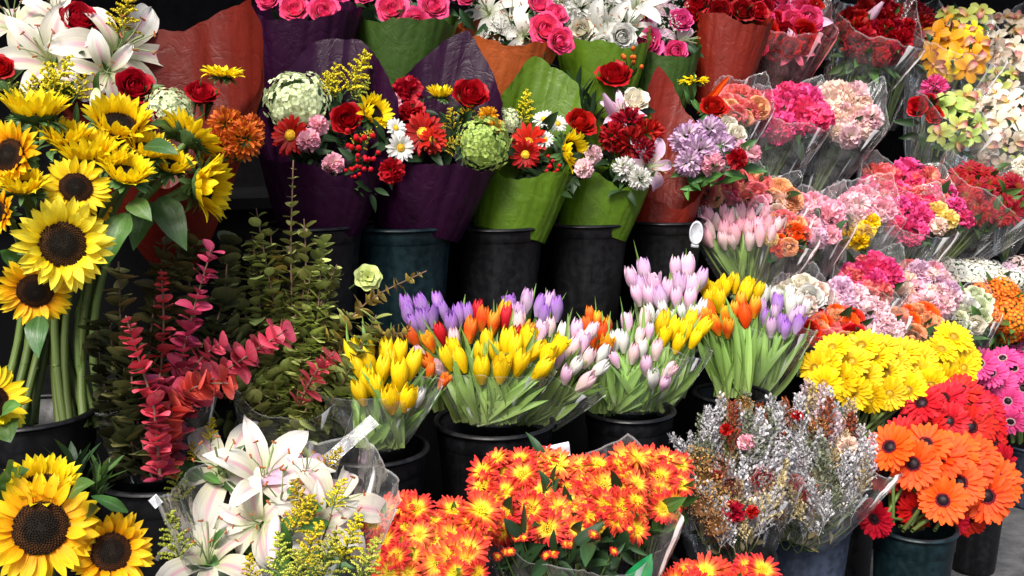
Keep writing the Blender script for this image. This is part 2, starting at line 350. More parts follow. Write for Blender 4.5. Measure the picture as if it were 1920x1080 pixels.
def s_daisy(v):
    mb = MB()
    for n, L, el in ((15, .35, .05), (14, .33, .25), (10, .26, .5)):
        for i in range(n):
            petal(mb, L * R.uniform(.85, 1.05), .1, 2 * pi * (i + R.uniform(-.3, .3)) / n, .12, el + R.uniform(-.15, .2), bend=R.uniform(-.5, .1), cup=.3, pr='strap', nu=2, nv=4)
    calyx(mb, .13, .12, 1)
    dm = MB(); dome(dm, .12, .06, n=14, k=5, z0=.02, jit=.01)
    for i in range(60):
        q = .12 * math.sqrt(i / 60); a = i * 2.4; dm.blob((q * math.cos(a), q * math.sin(a), .08 - q * .3), .014)
    return mb, [SEPAL], [('disc', dm, [YDISC])]
def s_mum(v):
    mb = MB()
    for n, L, el in ((18, .43, -.05), (17, .41, .18), (13, .37, .42)):
        for i in range(n):
            petal(mb, L * R.uniform(.8, 1.08), .085, 2 * pi * (i + R.uniform(-.35, .35)) / n, .05, el + R.uniform(-.15, .2), bend=R.uniform(-.55, .15), cup=.45, pr='strap', nu=2, nv=4)
    for i in range(25):
        q = .1 * math.sqrt(i / 25); a = i * 2.4; mb.blob((q * math.cos(a), q * math.sin(a), .06), .02)
        for k in range(6): mb.uv[-1 - k] = (.5, .0)
    calyx(mb, .1, .14, 1)
    return mb, [SEPAL], []
def s_pompon(v):
    """incurved chrysanthemum, many narrow petals all round"""
    mb = MB()
    for i, q in enumerate(fib(110, -.35)):
        M = align(q + Vector((R.uniform(-.15, .15),) * 3), R.random() * 6, q * .22)
        petal(mb, R.uniform(.2, .29), .085, 0, 0, pi / 2 - .1, bend=R.uniform(-.9, .5), cup=.5, pr='strap', nu=2, nv=4, M=M)
    calyx(mb, .2, .3, 1)
    return mb, [SEPAL], []
def s_carnation(v):
    mb = MB()
    for i, q in enumerate(fib(34, -.1)):
        q = Vector((q.x, q.y, q.z * .75))
        M = align(q + Vector((R.uniform(-.25, .25), R.uniform(-.25, .25), .15)), R.random() * 6, q * .1)
        petal(mb, R.uniform(.3, .4), R.uniform(.4, .5), 0, 0, pi / 2 - .1, bend=R.uniform(-.9, .1), cup=R.uniform(-.3, .5), pr='fan', nu=7, nv=5, ruf=.035, M=M)
    calyx(mb, .16, .3, 1)
    return mb, [SEPAL], []
def s_ball(v):
    """ranunculus or garden rose: many overlapping cupped petals closing on a tight heart"""
    mb = MB()
    for k in range(9):
        n = 3 + k; r = .05 + k * .045
        for i in range(n):
            cup_petal(mb, 2 * pi * (i + R.uniform(-.25, .25)) / n + k, r * R.uniform(.92, 1.06), .42 - .03 * k, 1.3 - .08 * k, flare=.0 if k < 3 else .008 * k, z0=-.14 - .008 * k, close=.06 if k < 3 else 0)
    calyx(mb, .2, .25, 1)
    return mb, [SEPAL], []
def cup_petal(mb, az, r, h, span, flare=.05, z0=0, nu=7, nv=6, tip=.12, close=0., lean=0.):
    rows = []; rn = R.random(); ph = R.random() * 6
    for i in range(nv + 1):
        t = i / nv
        rr = r * (.35 + .65 * math.sin(min(1, t * 1.25) * pi / 2)) + flare * max(0, t - .55) ** 1.3 * 4 - close * max(0, t - .45) ** 1.5 * 2
        w = span * (.55 + .45 * math.sin(min(1, t * 1.5) * pi / 2)) * (1 if t < .6 else math.sqrt(max(0.02, 1 - ((t - .6) / .43) ** 2)))
        row = []
        for j in range(nu + 1):
            u = 2 * j / nu - 1
            a = az + u * w; q = rr * (1 + .03 * math.sin(u * 5 + ph) + lean * u)
            z = z0 + h * (t - tip * abs(u) ** 2 * t) - (max(0, t - .8) * flare * 3 if flare > .06 else 0)
            row.append((q * math.cos(a), q * math.sin(a), z))
        rows.append(row)
    mb.grid(rows, rnd=rn)
def s_rose(v):
    mb = MB()
    for k, (n, r, h, sp, fl) in enumerate(((2, .06, .5, 2.0, .0), (3, .105, .52, 1.45, .0), (3, .15, .52, 1.4, .006), (4, .2, .51, 1.2, .012), (4, .25, .49, 1.15, .03), (5, .3, .45, 1.0, .055), (5, .34, .4, .95, .085 + .02 * (v % 2)))):
        for i in range(n):
            cup_petal(mb, 2 * pi * (i + R.uniform(-.18, .18)) / n + k * 1.1, r * R.uniform(.94, 1.06), h * R.uniform(.93, 1.05), sp * R.uniform(.9, 1.1), fl * R.uniform(.6, 1.3), z0=-.16, tip=.05, lean=.07, close=.07 if fl < .02 else 0)
    mb.m = 1
    for i in range(5): petal(mb, .3, .12, 2 * pi * i / 5, .12, -.5, bend=R.uniform(-.6, .8), cup=.3, nu=2, nv=4, z0=-.14)
    mb.m = 0; calyx(mb, .3, .02, 1); calyx(mb, .14, .3, 1)
    return mb, [SEPAL], []
def s_tulip(v):
    """upright closed cup, base at the origin, 1 high"""
    mb = MB()
    op = (.0, .05, -.04)[v % 3]
    for k, (r, h, cl) in enumerate(((.25, .96, .12), (.285, 1.0, .12))):
        for i in range(3):
            cup_petal(mb, 2 * pi * (i + .5 * k) / 3 + R.uniform(-.1, .1), r, h * R.uniform(.94, 1.04), 1.2, flare=op if op > 0 else 0, z0=0, nu=7, nv=9, tip=.2, close=cl - op)
    calyx(mb, .08, .05, 1)
    return mb, [STEMM], []
def s_lily(v):
    mb = MB(); el0 = (1.05, .8, 1.2)[v % 3]
    for k in range(6):
        inner = k % 2
        petal(mb, .68 * R.uniform(.95, 1.05), .29 if inner else .21, pi * k / 3 + R.uniform(-.08, .08), .035, el0 + R.uniform(-.1, .1), bend=-(2.0 + R.uniform(-.3, .6)) * (1 if v % 3 != 2 else .7), cup=.28, pr='lily', nu=6, nv=12, z0=-.3, ruf=.022)
    mb.m = 1
    for i in range(6):
        a = pi * i / 3 + .3; t = R.uniform(.14, .2)
        pts = [(0, 0, -.28), (t * .4 * math.cos(a), t * .4 * math.sin(a), 0), (t * math.cos(a), t * math.sin(a), .17)]
        mb.m = 1; mb.tube(pts, .008, .005, 5)
        mb.m = 2; p = Vector(pts[-1]); tg = Vector((-math.sin(a), math.cos(a), .3)); mb.tube([p - tg * .025, p, p + tg * .025], .012, .007, 5)
    mb.m = 1; mb.tube([(0, 0, -.28), (.02, 0, .1), (.03, .02, .25)], .01, .012, 5); mb.m = 0
    mb.m = 1; rows = []
    for i in range(4): rows.append([(.04 * (1 - i * .2) * math.cos(j), .04 * (1 - i * .2) * math.sin(j), -.29 - i * .03) for j in [2 * pi * q / 8 for q in range(8)]])
    mb.grid(rows, closed=True); mb.m = 0
    return mb, [petal_mat('pistil_green', (.5, .6, .3)), plain('anther_brown', (.25, .07, .015), rough=.9)], []
def s_bud(v):
    mb = MB()
    rows = []
    for i in range(10):
        t = i / 9; r = .12 * math.sin(pi * (.08 + .86 * t ** .8)) + .01
        rows.append([(r * (1 + .12 * math.cos(3 * a)) * math.cos(a), r * (1 + .12 * math.cos(3 * a)) * math.sin(a), t - .4) for a in [2 * pi * j / 12 for j in range(12)]])
    mb.grid(rows, closed=True); calyx(mb, .05, .1, 1)
    return mb, [SEPAL], []
def s_hydrangea(v):
    mb = MB()
    for q in fib(120, -.35):
        q = Vector((q.x, q.y, q.z * .8)) * R.uniform(.86, 1.12) * (1 + .05 * math.sin(q.x * 9) * math.sin(q.y * 8))
        M = align(q + Vector((R.uniform(-.3, .3), R.uniform(-.3, .3), R.uniform(-.3, .3))), R.random() * 6, q * .44)
        for k in range(4): petal(mb, .062, .066, k * pi / 2, .003, R.uniform(.1, .7), bend=-.5, cup=.15, pr='round', nu=2, nv=3, M=M)
        mb.blob(M @ Vector((0, 0, .01)), .006)
    dome(mb, .36, .3, n=16, k=5, z0=-.05)
    calyx(mb, .4, .35, 1)
    return mb, [SEPAL], []
def s_orchid(v):
    mb = MB()
    for k in range(5):
        petal(mb, .46, .3, 2 * pi * k / 5 + pi / 2 + R.uniform(-.1, .1), .03, R.uniform(.1, .5), bend=R.uniform(-.8, 0), cup=.25, pr='round' if k % 2 else 'lily', nu=4, nv=6, ruf=.015)
    mb.m = 1
    petal(mb, .34, .26, -pi / 2, .02, .9, bend=-1.6, cup=.9, pr='round', nu=4, nv=6); petal(mb, .14, .12, pi / 2, .0, 1.1, bend=.4, cup=-.8, pr='round', nu=3, nv=4)
    mb.m = 0
    return mb, [petal_mat('orchid_lip', [(0, (.8, .5, .1)), (.5, (.7, .4, .3)), (1, (.5, .06, .1))])], []
def s_cluster(v):
    """flat head of small four-petalled flowers (kalanchoe, stock)"""
    mb = MB()
    for q in fib(42, .0):
        q = Vector((q.x, q.y, q.z * .6)) * R.uniform(.85, 1.1)
        M = align(q + Vector((R.uniform(-.3, .3), R.uniform(-.3, .3), .4)), R.random() * 6, q * .44)
        for k in range(5): petal(mb, .085, .07, k * 2 * pi / 5, .004, R.uniform(.1, .6), bend=-.5, cup=.15, pr='round', nu=2, nv=3, M=M)
    mb.m = 1; dome(mb, .38, .22, n=16, k=5, z0=-.05); mb.m = 0
    calyx(mb, .38, .25, 1)
    return mb, [SEPAL], []
def s_goldenrod(v):
    """plume along +Z, 1 high"""
    mb = MB(); mb.m = 1
    ax = [(0.1 * math.sin(t * 2.5), .05 * t, t) for t in [i / 8 for i in range(9)]]
    mb.tube(ax, .012, .005, 5)
    for b in range(26):
        t = .2 + .78 * b / 25; p = Vector((.1 * math.sin(t * 2.5), .05 * t, t)); L = .34 * (1.08 - t) + .04; a = b * 2.4
        dr = Vector((math.cos(a), math.sin(a), .75)); pts = [p + dr * L * s + Vector((0, 0, -.16 * L * s * s * 2)) for s in (0, .35, .7, 1)]
        mb.m = 1; mb.tube(pts, .005, .003, 3); mb.m = 0
        for i in range(int(16 + L * 75)):
            s = R.uniform(.15, 1); q = p + dr * L * s + Vector((0, 0, -.32 * L * s * s)); mb.blob(q + Vector((R.uniform(-1, 1), R.uniform(-1, 1), R.uniform(-.3, 1.2))) * .02, R.uniform(.014, .025))
    mb.m = 1
    for i in range(9): petal(mb, .22, .045, R.random() * 6, 0, .7, bend=-.6, cup=.3, pr='leaf', nu=2, nv=4, z0=.05 + i * .06)
    mb.m = 0
    return mb, [SEPAL], []
def s_berries(v):
    mb = MB()
    for i in range(9):
        a = R.random() * 6; q = R.uniform(.05, .4); p = Vector((q * math.cos(a), q * math.sin(a), R.uniform(.2, .5)))
        mb.m = 1; mb.tube([(0, 0, -.3), p * .6, p], .012, .01, 4); mb.m = 0
        rows = [[p + Vector((.075 * math.sin(pi * t) * math.cos(2 * pi * j / 9), .075 * math.sin(pi * t) * math.sin(2 * pi * j / 9), -.09 * math.cos(pi * t))) for j in range(9)] for t in (.02, .2, .4, .6, .8, .98)]
        mb.grid(rows, closed=True); mb.m = 1
        for k in range(4): petal(mb, .08, .05, k * 1.57, 0, .2, cup=.2, nu=2, nv=3, M=Matrix.Translation(p - Vector((0, 0, .07))))
        mb.m = 0
    return mb, [SEPAL], []
def s_foliage(v):
    """upright whorl of long pointed leaves (leucadendron, ruscus), 1 high"""
    mb = MB()
    for i in range(17):
        petal(mb, R.uniform(.35, .55), .12, i * 2.4, .01, R.uniform(.7, 1.25), bend=R.uniform(-.4, .3), cup=.3, pr='leaf', nu=2, nv=6, z0=i / 17 * .6)
    mb.tube([(0, 0, -.2), (0, 0, .65)], .014, .008, 5)
    return mb, [], []
def s_sunfold(v): return s_sunflower(2)
def s_spike(v):
    """narrow pointed bird of paradise tip"""
    mb = MB()
    for i in range(3): petal(mb, 1, .16, i * 2.1, .01, 1.45 + .06 * i, bend=.1, cup=.5, pr='leaf', nu=3, nv=6, z0=-.4)
    return mb, [], []
def s_gyp(v):
    """airy spray of tiny white dots (baby's breath)"""
    mb = MB()
    for i in range(70):
        q = Vector((R.gauss(0, .2), R.gauss(0, .2), R.gauss(.1, .15)))
        mb.m = 1; mb.tube([(q.x * .3, q.y * .3, -.3), q], .003, .002, 3); mb.m = 0
        for k in range(4): mb.blob(q + Vector((R.uniform(-1, 1), R.uniform(-1, 1), R.uniform(-1, 1))) * .018, .014)
    return mb, [SEPAL], []
def s_heather(v):
    """dry silvery sea-lavender sprig along +Z, 1 high"""
    mb = MB(); mb.m = 1
    mb.tube([(0, 0, 0), (.02, .01, .5), (0, .03, 1)], .01, .004, 4); mb.m = 0
    for b in range(34):
        t = .12 + .86 * b / 33; p = Vector((.02 * math.sin(3 * t), .02 * t, t)); L = .3 * (1.15 - t) + .05; a = b * 2.4 + R.uniform(-.3, .3)
        dr = Vector((math.cos(a), math.sin(a), R.uniform(1., 1.6))).normalized(); tip = p + dr * L
        mb.tube([p, p + dr * L * .5 + Vector((0, 0, .02)), tip], .006, .003, 3)
        for i in range(int(5 + 18 * L)):
            s = R.uniform(.2, 1.05); q = p + dr * L * s
            petal(mb, R.uniform(.05, .09), .046, R.random() * 6, 0, R.uniform(.2, 1.3), cup=.3, bend=R.uniform(-1.5, 1.5), pr='round', nu=1, nv=3, M=Matrix.Translation(q))
    return mb, [plain('dry_stem', (.12, .09, .05), rough=.8)], []
def s_seed(v):
    """curly dried seed head"""
    mb = MB()
    for q in fib(150, -.3):
        p = q * R.uniform(.25, .46); M = align(q + Vector((R.uniform(-.8, .8),) * 3), R.random() * 6, p)
        petal(mb, R.uniform(.06, .1), .045, 0, 0, R.uniform(0, 1.2), bend=R.uniform(-2.5, 2.5), cup=.6, pr='round', nu=1, nv=4, M=M)
    calyx(mb, .3, .4, 0)
    return mb, [], []
SHAPES = {k[2:]: f for k, f in list(globals().items()) if k.startswith('s_')}
NVAR = {'sunflower': 3, 'gerbera': 3, 'mum': 3, 'lily': 3, 'tulip': 3, 'rose': 2, 'carnation': 2, 'goldenrod': 2, 'heather': 3}
PARTNAME = {'sunfold': 'sunflower', 'spike': 'pointed_bract', 'pompon': 'chrysanthemum', 'mum': 'chrysanthemum', 'ball': 'ranunculus', 'cluster': 'flower_cluster', 'gyp': 'gypsophila', 'foliage': 'leaf_spray', 'bud': 'lily_bud', 'seed': 'seed_head', 'berries': 'berry_sprig', 'heather': 'heather_sprig'}
CMAT = {'goldenrod': lambda c: petal_mat('goldenrod_' + c.replace(' ', '_'), {'yellow': (.85, .68, .03), 'green': (.6, .62, .09)}[c], var=.5),
        'foliage': lambda c: DLEAF if c == 'dark' else LEAFM,
        'heather': lambda c: petal_mat('heather_' + c, {'silver': (.6, .58, .59), 'mauve': (.66, .52, .55), 'straw': (.6, .48, .26), 'rust': (.35, .09, .04), 'crimson': (.45, .04, .08), 'sage': (.25, .27, .18)}[c], var=.3, trans=.25, rough=.95, spec=.02),
        'seed': lambda c: petal_mat('seed_' + c, {'ochre': (.42, .22, .07), 'brown': (.25, .1, .05), 'wine': (.2, .015, .03)}[c], var=.5, trans=.1)}
SHP = {}; BL = {}
def bloom_meshes(shape, color, v):
    """(main mesh, [(sub name, mesh)]); geometry is built once per shape and variant and recoloured"""
    key = (shape, color, v)
    if key in BL: return BL[key]
    if (shape, v) not in SHP: SHP[(shape, v)] = SHAPES[shape](v)
    mb, extra, subs = SHP[(shape, v)]
    main = CMAT[shape](color) if shape in CMAT else pm(color)
    me = mb.mesh(PARTNAME.get(shape, shape), [main] + extra)
    out = []
    for nm, dm, ms in subs:
        mm = []
        for m in ms:
            if m == 'gdisc': m = petal_mat('gerbera_eye_yellow', (.5, .3, .01), trans=0) if color == 'yellow' else petal_mat('gerbera_eye_dark', (.02, .008, .012), trans=0)
            elif m == 'gring':
                m = {'yellow': petal_mat('gerbera_ring_yellow', (.9, .6, .02)), 'orange': petal_mat('gerbera_ring_plum', (.2, .02, .06)), 'scarlet': petal_mat('gerbera_ring_wine', (.1, .006, .012)),
                     'magenta pink': petal_mat('gerbera_ring_pale', (.85, .62, .6))}.get(color, petal_mat('gerbera_ring_wine', (.1, .006, .012)))
            mm.append(m)
        out.append((nm, dm.mesh(nm, mm)))
    BL[key] = (me, out); return BL[key]

# ---------------------------------------------------------------- objects
LABELS = set()
def tag(o, label, cat, group=None, kind=None):
    o['label'] = label; o['category'] = cat
    if group: o['group'] = group
    if kind: o['kind'] = kind
    return o
def thing(name, label, cat, loc, group=None):
    o = bpy.data.objects.new(name, None); COL.objects.link(o); o.location = loc; o.empty_display_size = .02
    return tag(o, label, cat, group)
def link(name, me, parent=None, M=None):
    o = bpy.data.objects.new(name, me); COL.objects.link(o)
    if parent: o.parent = parent
    if M is not None:
        M = M.copy()
        if parent:
            root = parent.location if parent.parent is None else None
            M.translation = M.translation - parent.location
        l, q, s = M.decompose(); o.location = l; o.rotation_euler = q.to_euler(); o.scale = s
    return o
def put_bloom(parent, shape, color, M, name=None, label=True, v=None):
    v = R.randrange(NVAR.get(shape, 1)) if v is None else v
    if shape == 'tulip' and v == 1 and R.random() < .6: v = 2
    me, subs = bloom_meshes(shape, color, v)
    o = link(name or PARTNAME.get(shape, shape), me, parent, M)
    for nm, sm in subs:
        c = bpy.data.objects.new(nm, sm); COL.objects.link(c); c.parent = o
    if label: o['label'] = (color if not color.startswith('mum') else color[4:]).replace('sunflower ', '') + ' ' + PARTNAME.get(shape, shape).replace('_', ' ')
    return o
def face(px, py, d, ax, ay, az=1):
    v = (CAM - P(px, py, d)).normalized()
    return (v * az + RT * ax + UPV * ay).normalized()
def bez(a, b, c, n=8):
    a, b, c = Vector(a), Vector(b), Vector(c)
    return [a * (1 - t) ** 2 + b * 2 * t * (1 - t) + c * t * t for t in [i / n for i in range(n + 1)]]
def leaf3(mb, p0, p1, w, nrm, sag=.15, fold=.35, pr='leaf', nv=8, nu=4, wave=.0):
    """leaf blade from p0 to p1, its face towards nrm"""
    p0, p1, nrm = Vector(p0), Vector(p1), Vector(nrm).normalized(); L = (p1 - p0).length
    c = (p0 + p1) / 2 + nrm * L * sag; rows = []; ph = R.random() * 6
    pts = bez(p0, c + (c - (p0 + p1) / 2), p1, nv)
    for i, p in enumerate(pts):
        t = i / nv; tg = (pts[min(i + 1, nv)] - pts[max(i - 1, 0)]).normalized(); s = tg.cross(nrm).normalized(); n = s.cross(tg)
        ww = w * prof(pr, t) / 2
        rows.append([p + s * u * ww + n * (fold * ww * abs(u) + wave * ww * math.sin(t * 9 + ph + u * 2)) for u in [2 * j / nu - 1 for j in range(nu + 1)]])
    mb.grid(rows)
def rv(s=1): return Vector((R.uniform(-s, s), R.uniform(-s, s), R.uniform(-s, s)))
# ---------------------------------------------------------------- builders for whole things
AXIAL = {'goldenrod', 'foliage', 'heather'}
BLACKB = bucket_mat('bucket_black', (.006, .006, .007)); TEALB = bucket_mat('bucket_teal', (.004, .012, .015)); GREYB = bucket_mat('bucket_grey', (.03, .038, .06), .5)
FILM = film_mat('clear_film'); FILMH = film_mat('milky_film', haze=.04, gloss=.9); FILMP = film_mat('pinkish_film', (1, .93, .93), haze=.03)
PURPLE = paper_mat('purple_paper', (.022, .003, .019), spec=.16, rough=.36); LILACP = paper_mat('lilac_paper', (.22, .09, .34)); GREENP = paper_mat('green_paper', (.1, .19, .01), trans=.4)
REDP = paper_mat('red_paper', (.19, .014, .006)); BRICKP = paper_mat('brick_paper', (.12, .011, .006), spec=.15); DGREENP = paper_mat('dark_green_paper', (.035, .075, .01)); ORANGEP = paper_mat('orange_paper', (.36, .075, .015))
BASEZ = {'pave': 0.0, 'low': .18, 'mid': .40, 'high': .88, 'top': 1.28}

def bucket(px, py, w, N, tier, mat, label, group='black flower buckets', z0=None):
    d = D(N, px); c = P(px, py, d); r = w * d / F / 2; z = BASEZ[tier] if z0 is None else z0; h = c.z - z
    mb = MB(); n = 40
    pf = [(.0, .0), (.74, .0), (.77, .012), (.8, h * .2), (.865, h * .55), (.93, h * .86), (.935, h * .865), (.955, h * .875), (.97, h - .012), (.97, h - .006), (.93, h - .006), (.9, h * .8), (.75, .02), (.0, .02)]
    mb.grid([[(r * a * math.cos(2 * pi * j / n) if a else 0, r * a * math.sin(2 * pi * j / n) if a else 0, zz) for j in range(n)] for a, zz in pf], closed=True)
    o = link('flower_bucket', mb.mesh('flower_bucket', [mat])); o.location = (c.x, c.y, z); tag(o, label, 'bucket', group)
    rb = MB(); rr = .006 + r * .012
    rb.grid([[((r * .972 + rr * math.cos(q)) * math.cos(2 * pi * j / 48), (r * .972 + rr * math.cos(q)) * math.sin(2 * pi * j / 48), h - .006 + rr * .8 * math.sin(q)) for j in range(48)] for q in [2 * pi * k / 8 for k in range(9)]], closed=True)
    e = link('rim', rb.mesh('rim', [mat]), o)
    return o
def cone(parent, name, mat, base, rb, mouth, Rm, d, sf=.8, sb=1.25, p=1.4, squash=.8, amp=.06, peaks=(), phis=(-pi, pi), nphi=120, nv=16, flare=.12, jit=.0015, label=None):
    """a paper or film sleeve gathered at base and open at mouth, low in front (phi 0) and high behind (phi pi)"""
    tie = P(*base, d); mo = P(*mouth, d); ax = mo - tie; k = d / F
    a = ax.normalized(); e2 = (-FW - a * (-FW).dot(a)).normalized(); e1 = e2.cross(a) if e2.cross(a).dot(RT) > 0 else a.cross(e2)
    fr = [(R.choice((3, 4, 5, 7)), R.random() * 6, .5), (R.choice((9, 11, 14)), R.random() * 6, .35), (R.choice((19, 24, 29)), R.random() * 6, .22)]
    rows = []
    for i in range(nv + 1):
        row = []
        for j in range(nphi + 1):
            ph = phis[0] + (phis[1] - phis[0]) * j / nphi
            rim = sf + (sb - sf) * ((1 - math.cos(ph)) / 2) ** p + .03 * math.sin(ph * 3 + fr[0][1]) + .012 * math.sin(ph * 7 + fr[1][1]) + .006 * math.sin(ph * 17 + fr[2][1])
            for c, am, wd in peaks:
                q = abs((ph - c + pi) % (2 * pi) - pi); rim += am * max(0, 1 - q / wd)
            s = rim * i / nv; ss = min(s, 1)
            r = (rb + (Rm - rb) * ss ** .85 + (Rm * flare * (s - 1) if s > 1 else 0)) * k
            pl = sum(w * (abs(math.sin(f * ph / 2 + o + s * .8 * math.sin(o * 3))) ** .7 * 2 - 1) for f, o, w in fr)
            r *= 1 + amp * pl * (.35 + .65 * ss)
            if phis[1] - phis[0] > 6.28: pass
            row.append(tie + ax * s + (e1 * math.sin(ph) + e2 * math.cos(ph) * squash) * r + rv(jit) * (.3 + ss) - parent.location)
        if phis[1] - phis[0] > 6.28: row[-1] = row[0].copy()
        rows.append(row)
    mb = MB(); mb.grid(rows); o = link(name, mb.mesh(name, [mat]), parent)
    if label: o['label'] = label
    return o
def scatter(cx, cy, rx, ry, n, md, ang=0, box=False):
    pts = []; t = 0
    while len(pts) < n and t < 4000:
        t += 1
        if t % 500 == 0: md *= .9
        a = R.random() * 6.283; q = math.sqrt(R.random()); x, y = (R.uniform(-rx, rx), R.uniform(-ry, ry)) if box else (rx * q * math.cos(a), ry * q * math.sin(a))
        x, y = cx + x * math.cos(ang) - y * math.sin(ang), cy + x * math.sin(ang) + y * math.cos(ang)
        if all((x - u) ** 2 + (y - v) ** 2 > md * md for u, v in pts): pts.append((x, y))
    return pts
def bouquet(name, label, cat, base, N, blooms, group=None, leaf=DLEAF, nleaf=4, lsize=45, stems=True, slope=.75, lean=.5, stemr=3.2, dN=0, lf=(-.3, .9)):
    d0 = D(N, base[0]); root = thing(name, label, cat, P(*base, d0), group); tie = P(*base, d0)
    fb = [b for b in blooms if b[0] not in AXIAL]
    xs = [b[2] for b in blooms]; ys = [b[3] for b in blooms]
    cx, cy = sum(xs) / len(xs), sum(ys) / len(ys); hw = max(40, (max(xs) - min(xs)) / 2); hh = max(30, (max(ys) - min(ys)) / 2)
    fm = MB()
    for b in blooms:
        shape, col, px, py = b[:4]
        dd = b[-1] if isinstance(b[-1], float) and b[-1] < .3 and len(b) in (6, 7, 8) and b[0] in AXIAL and len(b) == 7 else 0
        d = d0 * (1 + slope * (cy - py) / F) + dN
        if shape in AXIAL:
            a = P(px, py, d + .04 + dd); e = P(b[4], b[5], d + .06 + dd); M = align(e - a, R.random() * 6, a, (e - a).length)
            put_bloom(root, shape, col, M); q = a; sz = 20 * d / F; axv = (e - a).normalized()
        else:
            sz = b[4] * d / F
            if len(b) >= 7: ax, ay = b[5], b[6]
            else: ax, ay = lean * (px - cx) / hw + R.uniform(-.2, .2), .35 + lean * (cy - py) / hh + R.uniform(-.15, .25)
            dd = b[7] if len(b) > 7 else R.uniform(-.012, .012)
            axv = face(px, py, d, ax, ay); M = align(axv, R.random() * 6, P(px, py, d + dd), sz)
            put_bloom(root, shape, col, M); q = P(px, py, d + dd) - axv * sz * .25
        if stems:
            fm.m = 1; fm.tube([x - root.location for x in bez(q, q * .6 + tie * .4 - axv * .05, tie + rv(.012) * 1.0)], stemr * d / F * .55, n=5); fm.m = 0
        for i in range(nleaf):
            t = R.uniform(0, .3); s = q * (1 - t) + tie * t; dr = (axv * R.uniform(*lf) + rv(.9)).normalized(); L = lsize * d / F * R.uniform(.7, 1.4)
            leaf3(fm, s - root.location, s + dr * L - root.location, L * R.uniform(.25, .42), -FW + rv(.7) + UPV * .4, sag=R.uniform(-.1, .2))
    if nleaf or stems: link('foliage', fm.mesh('foliage', [leaf, STEMM]), root)
    return root
def loose(kind, name, label, group, color, px, py, size, ax, ay, base, N, dN=0, leaves=(), sr=5, bend=.12, az=1, v=None):
    """one cut flower standing on its own stem: flower_head (> disc), stem, leaf"""
    d = D(N, px) + dN; db = D(N, base[0]); b0 = P(*base, db) + RT * R.uniform(-.02, .02) - FW * R.uniform(-.05, .03); h = P(px, py, d)
    root = thing(name, label, kind, b0, group); sz = size * d / F; axv = face(px, py, d, ax, ay, az)
    put_bloom(root, kind, color, align(axv, R.random() * 6, h, sz), name='flower_head', label=False, v=v)
    q = h - axv * sz * .1; mb = MB(); mid = (q + b0) / 2 - axv * (q - b0).length * bend + rv(.01)
    if group == 'sunflowers standing in the tall bucket': mid = P(88 + R.uniform(-45, 45), 500, D(N, 90) + R.uniform(.06, .16))
    cpt = bez(b0, mid, q - axv * sz * .06, 10) + [q]
    mb.tube([x - b0 for x in cpt], sr * d / F * 1.15, sr * d / F * .85, 7)
    if kind == 'sunflower':                      # old leaf nodes on the stem
        for i in range(2, 9, 2): mb.blob(cpt[i] - b0 + rv(.003), sr * d / F * 1.2, .7)
    link('stem', mb.mesh('stem', [STEMM]), root)
    for (x0, y0, x1, y1, w) in leaves:
        m = MB(); leaf3(m, P(x0, y0, d + .01) - b0, P(x1, y1, d - .03) - b0, w * d / F, -FW + UPV * .7, sag=.1, fold=.25, wave=.12)
        link('leaf', m.mesh('leaf', [LEAFM]), root)
    return root
def tulips(label, cols, pts, h, base, rimw, N, nleaf=16, film=None, lh=.8, flat=.25, mouth=None, mw=None, topy=None, sleeve=(.75, 1.0)):
    """a bunch of tulips: tulip heads, one mesh of blades and stems, and its sleeve"""
    d0 = D(N, base[0]); tie = P(*base, d0); root = thing('tulip_bunch', label, 'tulip bunch', tie, 'tulip bunches')
    fm = MB(); k = d0 / F; cy = sum(p[1] for p in pts) / len(pts); cx = sum(p[0] for p in pts) / len(pts)
    for i, (px, py) in enumerate(pts):
        d = d0 * (1 + .9 * (cy - py) / F); sc = h * R.uniform(.76, 1.06)
        bot = P(px, py + sc * .5, d); foot = tie + RT * R.uniform(-.4, .4) * rimw * k + rv(.01)
        axv = ((bot - foot).normalized() + UPV * .5 + RT * R.uniform(-.28, .28) - FW * R.uniform(.05, .35)).normalized()
        o = put_bloom(root, 'tulip', cols[i % len(cols)], align(axv, R.random() * 6, bot, sc * k), label=len(set(cols)) > 1)
        fm.m = 1; fm.tube([x - tie for x in bez(foot, (foot + bot) / 2 - axv * .02, bot)], 2.6 * k, 2.2 * k, 5); fm.m = 0
        for q in range(nleaf // max(1, len(pts)) + 1):
            f2 = tie + RT * R.uniform(-.5, .5) * rimw * k - FW * R.uniform(-.2, .35) * rimw * k * .5
            e = P(px + R.uniform(-.5, .5) * h, py + R.uniform(.1, 1.1) * h, d + R.uniform(-.015, .06)) + UPV * lh * (R.uniform(-.5, .9) if R.random() < .74 else R.uniform(.7, 1.7)) * h * k
            leaf3(fm, f2 - tie, e - tie, R.uniform(.22, .44) * h * k, -FW + RT * R.uniform(-1, 1) + UPV * .3, sag=R.uniform(-.06, .14), fold=.45, pr='blade', nv=9, wave=.15)
    link('foliage', fm.mesh('foliage', [BLADEM, STEMM]), root)
    if film:
        cone(root, 'film_sleeve', film, (base[0], base[1] + 4), rimw * .5, mouth or (cx, cy), mw or rimw * .8, d0, sf=sleeve[0], sb=sleeve[1], p=1, squash=.75, amp=.05)
    return root
